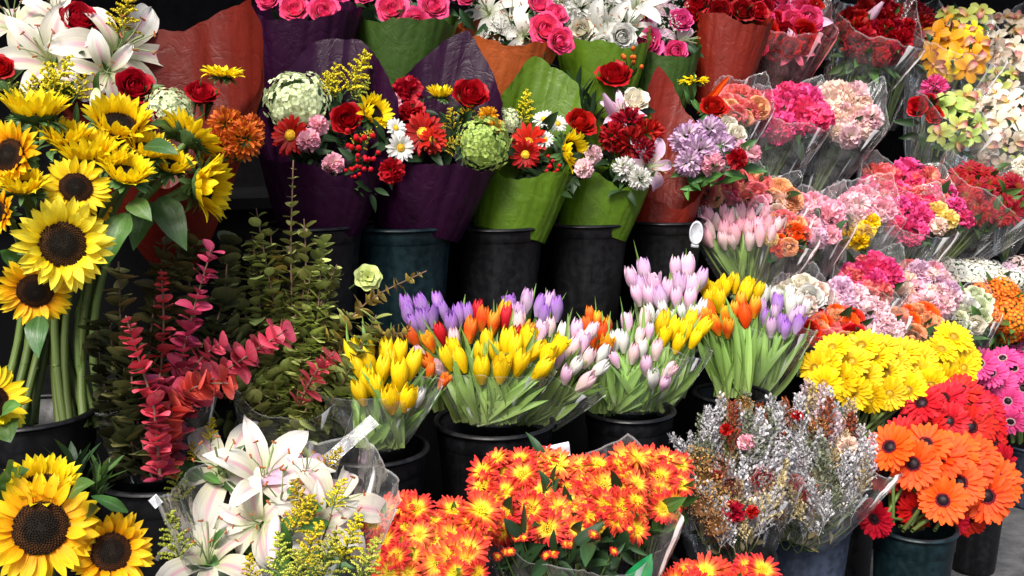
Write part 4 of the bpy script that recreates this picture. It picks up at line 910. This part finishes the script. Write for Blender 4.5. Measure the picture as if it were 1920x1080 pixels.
bunch('magenta carnations in front of the coral ones, with pale yellow ones', 'carnation', ['hot pink', 'magenta pink'], (1706, 412), (32, 32), 11, 44, 2.46, (1650, 590), Rm=84, extra=[('carnation', 'pale yellow', 1756, 398, 44, .2, .4), ('carnation', 'pale yellow', 1778, 412, 40, .4, .3), ('carnation', 'blush', 1760, 425, 38, .2, 0.), ('carnation', 'hot pink', 1810, 410, 40, .6, .2), ('carnation', 'magenta pink', 1792, 385, 38, .4, .6)], film=FILMH)
bunch('dark red chrysanthemums with small yellow eyes at the right edge', 'mum', ['wine'], (1848, 362), (72, 46), 24, 50, 2.58, (1740, 530), Rm=104, film=FILM, ang=.2, leaf=LEAFM, nleaf=3)
bunch('white and grey carnations at the far right edge above the stems', 'carnation', ['white', 'cream'], (1925, 335), (22, 26), 6, 44, 2.5, (1880, 480), Rm=50)
# fourth row
bunch('magenta and coral carnations below the dark gap in the fourth row', 'carnation', ['hot pink', 'magenta pink', 'coral'], (1628, 522), (46, 32), 15, 44, 2.4, (1565, 690), Rm=74, film=FILMH)
bunch('pale pink and lilac carnations with coral edge in the fourth row', 'carnation', ['pale pink', 'lilac pink', 'pink', 'blush'], (1735, 548), (44, 40), 16, 46, 2.36, (1690, 720), Rm=72, film=FILMP, extra=[('ball', 'coral', 1700, 500, 40, -.3, .7), ('ball', 'peach', 1690, 525, 36, -.5, .4)])
bunch('cream roses under film beside the purple tulips', 'rose', ['cream', 'white', 'blush'], (1500, 556), (38, 22), 8, 46, 2.3, (1500, 700), Rm=56, film=FILMH)
bunch('pale pink carnations running in a slanting band above the yellow gerberas', 'carnation', ['pale pink', 'lilac pink', 'pale pink'], (1612, 590), (78, 28), 22, 44, 2.27, (1600, 740), Rm=88, ang=.62, film=FILMH)
bunch('orange and red ranunculus directly above the yellow gerberas', 'ball', ['orange', 'coral', 'scarlet', 'peach'], (1562, 612), (52, 32), 17, 42, 2.2, (1570, 740), Rm=72, film=FILM)
bunch('peach ranunculus in film between the pale pink carnations and green white roses', 'ball', ['peach', 'orange', 'peach'], (1715, 606), (44, 28), 13, 42, 2.26, (1690, 740), Rm=64, film=FILM)
bunch('green white lisianthus wrapped beside the orange kalanchoe', 'rose', ['green white', 'cream', 'green white', 'white'], (1812, 582), (32, 30), 9, 48, 2.27, (1790, 720), Rm=58, film=FILM, leaf=LEAFM, nleaf=4)
bunch('white stock flowers in a long band behind the orange kalanchoe', 'cluster', ['white', 'cream'], (1832, 520), (76, 18), 14, 46, 2.42, (1840, 640), film=None, ang=.08)
bunch('pale pink stock at the right edge beside the white stock', 'cluster', ['pale pink', 'lilac pink'], (1905, 512), (36, 14), 7, 42, 2.45, (1900, 640), film=None)
bunch('bright orange kalanchoe bunch at the right edge', 'cluster', ['orange kalanchoe'], (1872, 572), (52, 38), 16, 48, 2.3, (1860, 700), film=None, ang=.3, leaf=LEAFM, nleaf=4)
bunch('scarlet kalanchoe low at the right edge', 'cluster', ['scarlet', 'orange kalanchoe'], (1905, 612), (26, 22), 6, 42, 2.28, (1890, 720), film=None)

# ================================================================ TULIPS
tulips('purple tulips at the back left of the tulip row', ['purple'], [(772, 588), (800, 572), (782, 604), (812, 592), (836, 582), (862, 590), (850, 605), (880, 588), (826, 566), (798, 600), (770, 572)], 52, (850, 770), 60, 2.26, nleaf=14)
tulips('purple tulips standing behind the orange ones in the middle of the row', ['purple', 'lilac'], [(962, 572), (985, 564), (1006, 572), (1026, 566), (1042, 578), (975, 588), (1015, 590)], 50, (985, 770), 50, 2.28, nleaf=10)
tulips('orange and red tulips behind the wide yellow tulip bunch', ['orange red', 'flame', 'scarlet', 'pale pink'], [(785, 628), (812, 640), (832, 624), (856, 634), (902, 596), (922, 604), (946, 594), (966, 606), (880, 618), (934, 586), (892, 580), (800, 662), (818, 676), (982, 620), (958, 630), (836, 690)], 52, (895, 790), 80, 2.18, nleaf=34)
tulips('wide bunch of yellow tulips in the broadest black bucket', ['yellow'], [(846, 668), (872, 672), (900, 660), (904, 688), (930, 658), (936, 688), (962, 650), (966, 676), (992, 652), (1000, 682), (1018, 664), (946, 640), (912, 640), (980, 636), (860, 652), (1030, 646)], 60, (920, 792), 95, 2.06, nleaf=64, film=FILM, mw=130, mouth=(925, 665), sleeve=(.72, .9))
tulips('pale pink tulip buds beside the wide yellow bunch', ['lilac pink', 'pale pink', 'white'], [(1044, 668), (1062, 652), (1070, 682), (1088, 640), (1094, 668), (1108, 684), (1058, 700), (1082, 706), (1118, 660), (1012, 620), (1030, 612), (1052, 626), (1075, 620), (1098, 620)], 52, (1000, 792), 70, 2.08, nleaf=56, film=FILM, mw=100, mouth=(1060, 680), sleeve=(.75, .95))
tulips('orange red tulips squeezed between the two pale pink bunches', ['orange red', 'flame', 'orange'], [(1102, 612), (1118, 600), (1128, 622), (1112, 636), (1132, 648), (1122, 664), (1106, 590), (1140, 610)], 46, (1130, 775), 45, 2.14, nleaf=20)
tulips('pale pink tulips with long pale leaves in the dusty black bucket', ['lilac pink', 'pale pink', 'white'], [(1160, 672), (1184, 662), (1202, 652), (1212, 682), (1236, 690), (1222, 706), (1240, 712), (1196, 630), (1170, 640), (1216, 620), (1228, 655), (1150, 640), (1178, 605), (1206, 598)], 46, (1180, 770), 78, 2.08, nleaf=72, film=FILM, mw=115, mouth=(1185, 650), sleeve=(.72, .92))
tulips('small group of yellow tulips at the right of the pale pink ones', ['yellow'], [(1242, 628), (1258, 614), (1266, 642), (1280, 620), (1294, 632), (1250, 600), (1304, 612), (1286, 600), (1236, 606)], 54, (1225, 770), 50, 2.12, nleaf=28, film=FILM, mw=80, mouth=(1265, 630), sleeve=(.8, 1))
tulips('lilac pink tulips rising highest in front of the black buckets', ['lilac pink', 'lilac', 'lilac pink'], [(1192, 520), (1212, 505), (1266, 502), (1288, 500), (1206, 538), (1228, 532), (1250, 542), (1272, 534), (1296, 538), (1220, 554), (1242, 560), (1268, 558), (1290, 560), (1306, 522), (1200, 552)], 54, (1255, 740), 50, 2.28, nleaf=20)
tulips('white tulips below the lilac pink ones', ['white'], [(1225, 585), (1246, 578), (1262, 596), (1280, 584), (1298, 592), (1238, 600), (1310, 578)], 44, (1260, 745), 45, 2.2, nleaf=14)
tulips('yellow tulips behind the orange flamed ones', ['yellow'], [(1322, 534), (1338, 548), (1356, 536), (1378, 530), (1400, 536), (1328, 560), (1350, 562), (1392, 548), (1416, 545)], 48, (1365, 745), 50, 2.24, nleaf=14)
tulips('orange flamed tulips on long bare stems over dark green leaves', ['flame', 'flame', 'orange'], [(1324, 596), (1348, 606), (1338, 584), (1364, 612), (1376, 582), (1398, 590), (1386, 566), (1412, 574), (1318, 606), (1360, 590)], 50, (1372, 745), 60, 2.12, nleaf=22)
tulips('purple tulips at the right end of the tulip row', ['purple', 'lilac'], [(1432, 594), (1450, 586), (1462, 604), (1478, 592), (1490, 606), (1444, 612), (1470, 616), (1430, 574), (1458, 570), (1492, 586)], 44, (1420, 745), 50, 2.16, nleaf=44, film=FILM, mw=92, mouth=(1440, 600), sleeve=(.85, 1.05))
tulips('white tulips behind the purple ones at the right end', ['white'], [(1432, 552), (1452, 556), (1474, 552), (1492, 564), (1504, 574), (1478, 572)], 42, (1430, 740), 40, 2.26, nleaf=6)
tulips('yellow tulip bunch lowest in the tulip row behind the white lilies', ['yellow'], [(682, 688), (700, 674), (716, 690), (732, 676), (748, 700), (712, 722), (736, 742), (684, 732), (758, 740), (696, 655), (724, 658), (672, 662), (764, 680), (690, 712), (746, 660)], 66, (715, 838), 78, 2.0, nleaf=52, film=FILMH, mw=125, mouth=(712, 710), sleeve=(.75, 1.0))
tulips('few white and red tulips leaning right from the lowest yellow bunch', ['white', 'orange red', 'orange red'], [(780, 742), (802, 694), (822, 712)], 44, (730, 836), 30, 2.06, nleaf=22)

# ================================================================ EUCALYPTUS
def euc_mat(name, a, b): return petal_mat(name, [(0, a), (1, b)], trans=.15, var=.5, rough=.42, spec=.4)
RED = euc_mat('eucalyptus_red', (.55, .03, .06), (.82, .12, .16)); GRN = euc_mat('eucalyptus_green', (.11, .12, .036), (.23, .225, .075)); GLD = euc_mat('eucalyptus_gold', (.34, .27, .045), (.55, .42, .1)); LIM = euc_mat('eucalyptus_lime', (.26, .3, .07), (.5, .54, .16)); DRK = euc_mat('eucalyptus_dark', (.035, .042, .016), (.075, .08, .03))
RG = 'red dyed eucalyptus branches'
branch('red eucalyptus branch reaching highest, straight up in the middle', RED, [(300, 890), (330, 720), (360, 590), (398, 462)], 2.02, 38, 17, group=RG, tipfrac=.62, w=1.25)
branch('red eucalyptus branch standing just left of the highest one', RED, [(292, 890), (300, 720), (308, 600), (302, 505)], 2.04, 36, 19, group=RG, tipfrac=.55, w=1.25)
branch('thin red eucalyptus branch leaning left above the dark green bunch', RED, [(300, 890), (290, 760), (262, 680), (236, 592)], 2.0, 32, 15, group=RG, tipfrac=.6, w=1.25, dN=-.13)
branch('red eucalyptus branch arching out to the right with pink tips', RED, [(305, 890), (340, 750), (430, 690), (538, 618)], 2.0, 42, 16, group=RG, tipfrac=.8, w=1.2, dN=-.04)
branch('short red eucalyptus branch bending over the film edge', RED, [(300, 890), (320, 760), (370, 715), (440, 720)], 1.98, 38, 15, group=RG, tipfrac=.8, w=1.2, dN=-.05)
branch('short red eucalyptus branch behind the arching one', RED, [(302, 890), (330, 730), (385, 660), (420, 640)], 2.02, 36, 16, group=RG, tipfrac=.8, w=1.2)
branch('red eucalyptus branch pressed upright behind the clear film', RED, [(300, 900), (292, 820), (292, 760), (300, 700)], 1.96, 31, 19, group=RG, tipfrac=.9, w=1.25, dN=-.07)
branch('small red eucalyptus tip poking out beside the yellow tulips', RED, [(560, 760), (585, 705), (608, 672), (628, 660)], 2.08, 30, 14, group=RG, tipfrac=.9, dN=-.06)
EG = 'green eucalyptus branches'
gl = [
 ('tallest thin eucalyptus branch in front of the purple bouquet', LIM, [(545, 870), (548, 600), (545, 450), (550, 300)], 34, 26, .25),
 ('lime eucalyptus branch curving left of the tallest one', LIM, [(540, 870), (525, 620), (500, 500), (480, 390)], 32, 22, .6),
 ('eucalyptus branch with a round lime tip beside the black bucket', LIM, [(545, 870), (560, 620), (575, 500), (570, 410)], 34, 25, .8),
 ('sparse eucalyptus branch leaning right towards the teal bucket', LIM, [(548, 870), (570, 650), (605, 560), (632, 496)], 32, 24, .5),
 ('long thin gold eucalyptus branch pointing right across the teal bucket', GLD, [(552, 870), (610, 640), (700, 555), (800, 508)], 36, 20, .5),
 ('gold eucalyptus branch spreading low to the right above the yellow tulips', GLD, [(552, 870), (610, 690), (680, 640), (770, 620)], 36, 14, .6),
 ('gold eucalyptus branch fanning over the yellow tulip tips', GLD, [(552, 870), (600, 700), (650, 655), (730, 640)], 34, 12, .7),
 ('dense gold green eucalyptus branch in the middle of the heap', LIM, [(548, 870), (570, 700), (610, 630), (660, 590)], 34, 13, .7),
 ('olive eucalyptus branch filling the gap behind the red ones', GRN, [(535, 870), (480, 640), (440, 540), (420, 470)], 34, 16, .7),
 ('olive eucalyptus branch between the tallest and the red ones', LIM, [(545, 870), (500, 680), (480, 580), (470, 480)], 32, 16, .7),
 ('dense olive eucalyptus branch low behind the arching red one', GRN, [(545, 870), (530, 720), (520, 640), (540, 570)], 36, 14, .8),
 ('eucalyptus branch lying low towards the film fold', GRN, [(548, 870), (530, 740), (480, 700), (440, 680)], 36, 14, .8),
 ('lime eucalyptus branch standing low right of the red tip', LIM, [(552, 870), (580, 720), (600, 660), (620, 600)], 34, 13, .8),
]
for i in range(46):
    x, y = (R.uniform(400, 720), R.uniform(585, 700)) if i < 17 else (R.uniform(450, 650), R.uniform(690, 790)) if i < 34 else (R.uniform(400, 500), R.uniform(690, 790)); m_ = R.choice((GRN, LIM, LIM, GLD)) if x > 560 else R.choice((GRN, GRN, LIM))
    branch('short olive or golden eucalyptus twig in the crowded heap left of the yellow tulips', m_, [((550 if i < 34 else 500) + R.uniform(-35, 35), 870), ((550 + x) / 2, max(y, 730) + 20), (x, y)], 2.17, 34, 14, group='crowded eucalyptus twigs', tipfrac=.8, dN=R.uniform(-.06, .03))
for i in range(18):
    x, y = R.uniform(420, 640), R.uniform(420, 610); m_ = R.choice((GRN, LIM, LIM, GRN, GLD))
    branch('upright olive eucalyptus branch in the crowd between the red branches and the teal bucket', m_, [(545 + R.uniform(-40, 40), 870), ((545 + x) / 2 + R.uniform(-20, 20), 690), (x, y)], 2.2, 34, 16, group='upright olive eucalyptus branches', tipfrac=.7, dN=R.uniform(-.04, .05), flat=R.uniform(.2, .8))
for l, m, pts, ls, sp, tf in gl: branch(l, m, pts, 2.2, ls, sp, group=EG, tipfrac=tf, dN=-.02)
gd = [
 ('dark green eucalyptus branch with a grey tip against the sunflower stems', GRN, [(255, 890), (235, 720), (225, 600), (222, 490)], 44, 21, 1.95),
 ('dark green eucalyptus branch topped by two yellowish leaves', GRN, [(270, 890), (275, 700), (290, 560), (312, 440)], 44, 20, 2.1),
 ('dark green eucalyptus branch between the red tips', GRN, [(280, 890), (330, 690), (355, 540), (362, 440)], 40, 19, 2.14),
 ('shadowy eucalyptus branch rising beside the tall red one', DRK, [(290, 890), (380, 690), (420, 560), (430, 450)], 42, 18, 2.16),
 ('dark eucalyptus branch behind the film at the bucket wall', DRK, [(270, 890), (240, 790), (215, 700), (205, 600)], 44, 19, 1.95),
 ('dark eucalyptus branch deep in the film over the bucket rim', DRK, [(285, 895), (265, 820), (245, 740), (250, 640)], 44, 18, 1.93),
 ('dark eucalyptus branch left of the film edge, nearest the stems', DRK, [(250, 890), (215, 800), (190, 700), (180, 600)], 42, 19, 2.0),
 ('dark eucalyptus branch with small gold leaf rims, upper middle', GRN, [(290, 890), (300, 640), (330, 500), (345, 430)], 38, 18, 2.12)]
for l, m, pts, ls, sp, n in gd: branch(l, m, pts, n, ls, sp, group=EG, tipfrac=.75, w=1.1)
o = link('eucalyptus_rosette', None)
COL.objects.unlink(o); bpy.data.objects.remove(o)
mb = MB(); d = D(2.16, 690); c = P(690, 520, d)
for k, (n, L, el) in enumerate(((7, 26, .1), (6, 22, .5), (4, 14, .9))):
    for i in range(n): petal(mb, L * d / F, L * 1.0 * d / F, 2 * pi * i / n + k, .002, el, bend=-.2, cup=.2, pr='disc', nu=4, nv=5)
mb.m = 1; mb.tube([(0, 0, 0), (0, .02, -.06), (-.03, .02, -.14)], .003, .003, 5)
o = link('eucalyptus_rosette', mb.mesh('eucalyptus_rosette', [euc_mat('eucalyptus_pale', (.3, .32, .08), (.42, .46, .14)), STEMM]), None, align(face(690, 520, d, .1, .35), 0, c)); tag(o, 'pale lime rosette of round eucalyptus leaves seen face on', 'eucalyptus')
# film round the eucalyptus bucket
def film_thing(label, base, rb, mouth, Rm, N, mat, sf, sb, dN=0, **kw):
    d = D(N, base[0]) + dN; t = thing('film_wrap', label, 'clear film', P(*base, d), 'loose clear film')
    cone(t, 'film_sheet', mat, base, rb, mouth, Rm, d, sf=sf, sb=sb, **kw); return t
film_thing('clear film sleeve round the red eucalyptus, its edge folded over', (300, 895), 70, (290, 720), 118, 2.03, FILM, .75, 1.0, peaks=((.7, .12, .6),))
film_thing('crumpled clear film round the golden eucalyptus beside the yellow tulips', (545, 900), 70, (555, 720), 118, 2.1, FILM, .7, .9, peaks=((.9, .2, .6), (-.9, .2, .5)), amp=.1)

# ================================================================ FRONT ROW
W = 'pink stripe'
b = bouquet('lily_bouquet', 'white lilies striped pink with goldenrod, in clear film at the front', 'bouquet', (520, 1250), 1.76, [
    ('lily', W, 410, 862, 205, -.3, .55), ('lily', W, 500, 872, 205, .15, .85), ('lily', W, 530, 935, 225, .1, .35), ('lily', W, 640, 940, 205, .45, .25), ('lily', W, 388, 1020, 200, -.1, 1.3), ('lily', 'lilac pink', 575, 880, 150, .2, .8), ('lily', W, 470, 985, 160, -.4, -.1), ('bud', 'lilac pink', 515, 1005, 110, -.1, -1.2), ('lily', W, 600, 985, 150, .2, .0),
    ('goldenrod', 'yellow', 395, 840, 400, 785), ('goldenrod', 'yellow', 375, 875, 362, 830), ('goldenrod', 'yellow', 590, 890, 640, 840), ('goldenrod', 'yellow', 600, 1000, 560, 900, -.05), ('goldenrod', 'yellow', 560, 1090, 600, 980, -.12), ('goldenrod', 'green', 520, 1110, 520, 1000, -.14), ('goldenrod', 'yellow', 630, 1080, 680, 970, -.14), ('goldenrod', 'green', 600, 1120, 640, 1000, -.16), ('goldenrod', 'green', 560, 1130, 570, 1030, -.18), ('goldenrod', 'yellow', 480, 1120, 470, 1040, -.13), ('goldenrod', 'green', 660, 1120, 700, 1010, -.14), ('goldenrod', 'yellow', 540, 1020, 590, 930, -.12), ('goldenrod', 'yellow', 620, 970, 650, 900, -.1), ('goldenrod', 'green', 350, 960, 335, 870), ('goldenrod', 'green', 350, 1080, 330, 960)],
    'front bouquets', leaf=LEAFM, nleaf=3, lsize=80, slope=.6, lean=.6, lf=(-1.1, -.1))
cone(b, 'film_sleeve', FILMH, (520, 1260), 70, (528, 905), 228, D(1.76, 520), sf=.62, sb=1.14, p=1.2, squash=.72, amp=.06, peaks=((1.25, .16, .45), (-1.3, .14, .4), (2.6, .1, .4)), jit=.002)
MG = 'orange chrysanthemum bunches'
bunch('orange red chrysanthemums with yellow centres, lower bunch right of the lilies', 'mum', ['mum orange', 'mum amber', 'mum orange'], (800, 1014), (102, 62), 26, 86, 1.7, (800, 1240), film=None, group=MG, leaf=LEAFM, nleaf=2, md=48)
b = bunch('largest bunch of orange red chrysanthemums, in clear film behind the green tag', 'mum', ['mum orange', 'mum amber', 'mum orange'], (1050, 926), (146, 68), 48, 74, 1.72, (1080, 1230), group=MG, Rm=205, sf=.62, sb=1.06, rb=80, film=FILMP, leaf=DLEAF, nleaf=3, lean=.9, md=46, extra=[('mum', 'mum orange', R.uniform(910, 1200), R.uniform(985, 1050), 22, R.uniform(-1, 1), 1., -.05) for _ in range(14)], mouth=(1085, 915), lsize=60)
bunch('orange chrysanthemums at the right half of the film, above bare stems', 'mum', ['mum orange', 'mum amber'], (1222, 908), (54, 48), 15, 78, 1.74, (1190, 1200), group=MG, film=None, leaf=LEAFM, nleaf=3, md=44, lsize=60)
bunch('scarlet chrysanthemums peeping in at the bottom under the dried bouquet', 'mum', ['mum scarlet', 'mum orange'], (1350, 1085), (82, 20), 11, 84, 1.6, (1350, 1250), group=MG, film=None, leaf=LEAFM, nleaf=2, md=40)
def dried(label, c, r, n, N, base, heads, mouth, Rm, rbp, mat, sf, sb, peaks):
    bl = []
    cols = ['silver', 'silver', 'mauve', 'straw', 'silver', 'sage', 'silver', 'silver', 'straw', 'mauve', 'silver', 'sage', 'silver', 'rust']
    for i, (x, y) in enumerate(scatter(c[0], c[1], r[0], r[1], n, 22)):
        L = R.uniform(65, 110); lx = (x - c[0]) / r[0] * .45 + R.uniform(-.35, .35)
        bl.append(('heather', cols[i % len(cols)] if R.random() < .97 else 'rust', x - lx * L * .6, y + L * .6, x + lx * L * .4, y - L * .4, R.uniform(-.1, .02)))
    bl += heads
    b = bouquet('dried_bouquet', label, 'dried bouquet', base, N, bl, 'dried bouquets', leaf=petal_mat('dry_leaf', [(0, (.1, .08, .04)), (1, (.22, .17, .09))], var=.6), nleaf=1, lsize=26, stemr=2)
    cone(b, 'film_sleeve', mat, base, rbp, mouth, Rm, D(N, base[0]), sf=sf, sb=sb, p=1.1, amp=.07, peaks=peaks, jit=.002)
dried('dried bouquet with curly brown seed heads and silver sprigs, in the black bucket', (1372, 888), (94, 108), 88, 1.74, (1365, 1060), [('seed', 'ochre', 1322, 905, 80, 0, .3, -.10), ('seed', 'ochre', 1350, 940, 66, 0, .3, -.10), ('seed', 'brown', 1345, 880, 60, 0, .3, -.10), ('carnation', 'red', 1362, 806, 26, 0, .3, -.10), ('carnation', 'red', 1345, 890, 19, 0, .3, -.10), ('carnation', 'red', 1375, 960, 44, 0, .3, -.10), ('seed', 'wine', 1432, 900, 54, 0, .3, -.10), ('seed', 'brown', 1318, 950, 60, 0, .3, -.11), ('seed', 'ochre', 1345, 985, 56, 0, .2, -.11), ('seed', 'brown', 1372, 912, 50, 0, .3, -.11), ('seed', 'ochre', 1310, 860, 60, 0, .3, -.10), ('carnation', 'red', 1410, 960, 26, 0, .3, -.10), ('carnation', 'pink', 1400, 830, 34, 0, .3, -.10), ('seed', 'ochre', 1395, 760, 40, 0, .3, -.10)], (1375, 880), 130, 70, FILM, .7, 1.1, ((1.4, .1, .5),))
dried('silver grey dried bouquet with straw sprigs, over the slate grey bucket', (1512, 862), (116, 98), 104, 1.80, (1490, 1010), [('carnation', 'red', 1495, 780, 22, 0, .3, -.10), ('seed', 'ochre', 1470, 900, 56, 0, .3, -.10), ('carnation', 'red', 1490, 905, 34, 0, .3, -.10), ('seed', 'wine', 1500, 930, 40, 0, .3, -.10), ('seed', 'ochre', 1535, 800, 44, 0, .3, -.10), ('carnation', 'blush', 1590, 835, 40, 0, .3, -.10), ('carnation', 'pink', 1455, 860, 36, 0, .3, -.10), ('seed', 'ochre', 1455, 960, 50, 0, .3, -.10)], (1545, 850), 135, 62, FILMH, .72, 1.05, ((1.3, .28, .55), (-1.2, .1, .5)))

# ================================================================ GERBERAS
def gerberas(group, color, word, pts, base, rb, N, size, dcol):
    order = sorted(range(len(pts)), key=lambda i: pts[i][1]); k = 3 if len(pts) > 12 else 2
    rows = {}
    for q, i in enumerate(order): rows.setdefault(q * k // len(pts), []).append(i)
    names = ['top', 'middle', 'bottom'] if k == 3 else ['upper', 'lower']
    ordn = ['leftmost', 'second from left', 'third from left', 'fourth from left', 'fifth from left', 'sixth from left', 'seventh from left', 'eighth from left', 'ninth from left', 'tenth from left']
    cx = sum(p[0] for p in pts) / len(pts); cy = sum(p[1] for p in pts) / len(pts); hx = max(abs(p[0] - cx) for p in pts); hy = max(abs(p[1] - cy) for p in pts)
    for r, ids in rows.items():
        for q, i in enumerate(sorted(ids, key=lambda i: pts[i][0])):
            x, y = pts[i][:2]; nm = 'rightmost' if q == len(ids) - 1 else ordn[q]
            ax, ay = pts[i][2:4] if len(pts[i]) > 2 else (.6 * (x - cx) / hx + R.uniform(-.3, .3), .3 + .7 * (cy - y) / hy + R.uniform(-.25, .35))
            loose('gerbera', 'gerbera', f'{word} gerbera with {dcol}, {nm} in its {names[r]} row', group, color, x, y, size * R.uniform(.9, 1.08), ax, ay, (base[0] + R.uniform(-rb, rb), base[1]), N, dN=-.0011 * (y - cy) + R.uniform(-.02, .02), sr=3.2, bend=.06)
gerberas('yellow gerberas', 'yellow', 'yellow', [(1560, 652), (1545, 682), (1528, 690), (1597, 678), (1615, 648), (1640, 670), (1655, 650), (1690, 660), (1728, 672), (1765, 655), (1788, 632), (1806, 690), (1770, 688), (1735, 700), (1693, 700), (1660, 700), (1620, 708), (1575, 712), (1545, 720), (1632, 745), (1668, 738), (1702, 732), (1745, 722), (1600, 735), (1680, 680), (1770, 715), (1815, 668)], (1600, 850), 35, 2.06, 78, 'a tiny eye')
gerberas('pink gerberas', 'magenta pink', 'magenta pink', [(1838, 682), (1900, 692), (1872, 718), (1918, 728), (1890, 752), (1860, 700), (1912, 780), (1895, 790), (1925, 660), (1880, 672)], (1915, 830), 25, 2.2, 70, 'a white ringed eye')
gerberas('red gerberas', 'scarlet', 'scarlet', [(1778, 790, -.1, .15), (1812, 752, .1, .6), (1768, 748, -.2, .7), (1860, 828, .9, .0), (1848, 762, .6, .5), (1820, 800, .5, .1), (1728, 756, -.4, .7), (1838, 790, .7, .2), (1880, 870, .9, -.2), (1800, 730, .1, .9), (1858, 790, .9, .2), (1740, 800, -.3, .2)], (1835, 885), 25, 1.95, 92, 'a black eye')
gerberas('orange gerberas', 'orange', 'orange', [(1712, 870, -.05, .1), (1768, 938, 0, .0), (1850, 930, .35, -.05), (1812, 880, .2, .35), (1760, 858, .1, .6), (1825, 848, .3, .8), (1668, 838, -.5, .5), (1735, 832, 0, .8), (1790, 845, .2, .8), (1870, 900, .6, .3), (1800, 905, .2, .2)], (1715, 990), 40, 1.72, 112, 'plum eye')
gerberas('red orange gerberas low in the teal bucket', 'scarlet', 'red orange', [(1660, 888, -.5, .1), (1720, 935, -.2, -.2), (1640, 972, -.8, -.4), (1720, 958, .1, -.5), (1690, 900, -.3, 0), (1815, 970, .3, -.5), (1780, 975, 0, -.5), (1690, 815, -.3, .6)], (1715, 990), 40, 1.78, 86, 'a black eye')

# ================================================================ SMALL THINGS
d = D(2.36, 1305); c = P(1305, 437, d); k = d / F
mb = MB()
for q in range(1):
    rows = [[(r * 13 * k * math.cos(2 * pi * j / 24), r * 23 * k * math.sin(2 * pi * j / 24), z) for j in range(24)] for r, z in ((0, .002), (.78, .002), (.8, .005), (1, .005), (1, -.003), (0, -.003))]
    mb.grid(rows, closed=True)
box(mb, (-7 * k, -28 * k, -.003), (14 * k, 0, 0), (0, 6 * k, 0), (0, 0, .006))
o = link('price_tag', mb.mesh('price_tag', [plain('tag_white', (.36, .37, .39), rough=.25)]), None, align(face(1305, 437, d, .25, .2), -.15, c)); tag(o, 'small white oval tag on the right end of the black bucket row', 'price tag')
d = D(1.62, 1195); mb = MB(); a = P(1170, 1110, d); e = P(1222, 1038, d); leaf3(mb, Vector((0, 0, 0)), e - a, .055, -FW + RT * .2, sag=.12, fold=.12)
o = link('green_leaf', mb.mesh('green_leaf', [plain('leaf_bright', (.01, .22, .06), rough=.3, noise=.15)])); o.location = a; tag(o, 'single broad bright green leaf poking up in front of the mum stems', 'leaf')

def card(name, label, cat, px, py, N, w, h, ax, ay, roll, mat, bend=.15):
    d = D(N, px); k = d / F; mb = MB(); rows = []
    for i in range(9):
        t = i / 8 - .5; rows.append([(u * w * k, t * h * k, bend * w * k * math.sin(t * 3 + u)) for u in (-.5, -.17, .17, .5)])
    mb.grid(rows); rows = [[(p[0], p[1], p[2] - .0006) for p in r[::-1]] for r in rows]; mb.grid(rows)
    o = link(name, mb.mesh(name, [mat]), None, align(face(px, py, d, ax, ay), roll, P(px, py, d))); return tag(o, label, cat)
CARDM = plain('card_white', (.72, .73, .76), rough=.3, noise=.06)
card('fold_highlight', 'milky strip added as the highlight of the film fold below the yellow tulips', 'film highlight', 655, 828, 1.9, 26, 125, .1, .4, -.95, film_mat('fold_highlight_film', haze=.14, crease_glint=.7), .3)  # whitish sheet standing in for the highlight on a film fold
card('care_card', 'small white card poking up behind the largest orange chrysanthemum bunch', 'card', 1036, 848, 1.86, 66, 22, .1, .3, .2, CARDM)
card('care_card', 'tiny white card on the film beside the bucket of red eucalyptus', 'card', 292, 940, 1.86, 18, 20, .1, .2, .6, CARDM)

# ================================================================ LIGHT
w = bpy.data.worlds.new('World'); scene.world = w; w.use_nodes = True; nt = w.node_tree
bg = nt.nodes['Background']; sky = nt.nodes.new('ShaderNodeTexSky'); sky.sky_type = 'NISHITA'; sky.sun_disc = False
EL, AZ = math.radians(52), math.radians(200)       # the light comes from the street, behind the camera
sky.sun_elevation = EL; sky.sun_rotation = AZ; sky.dust_density = 3; sky.air_density = 1.0; sky.ozone_density = .6
nt.links.new(sky.outputs[0], bg.inputs[0]); bg.inputs[1].default_value = .12
sd = bpy.data.lights.new('sun', 'SUN'); sd.energy = 3.4; sd.angle = math.radians(22); sd.color = (1, .96, .9)
so = bpy.data.objects.new('sun', sd); COL.objects.link(so)
dirv = Vector((math.sin(AZ) * math.cos(EL), math.cos(AZ) * math.cos(EL), math.sin(EL)))
so.rotation_euler = dirv.to_track_quat('Z', 'Y').to_euler()
vs = scene.view_settings; vs.view_transform = 'Standard'; vs.look = 'None'; vs.exposure = .86; vs.gamma = 1
scene.cycles.max_bounces = 10; scene.cycles.transparent_max_bounces = 24; scene.cycles.diffuse_bounces = 3; scene.cycles.glossy_bounces = 3
scene.cycles.use_denoising = True; scene.cycles.sample_clamp_indirect = 4; scene.cycles.caustics_reflective = False; scene.cycles.caustics_refractive = False
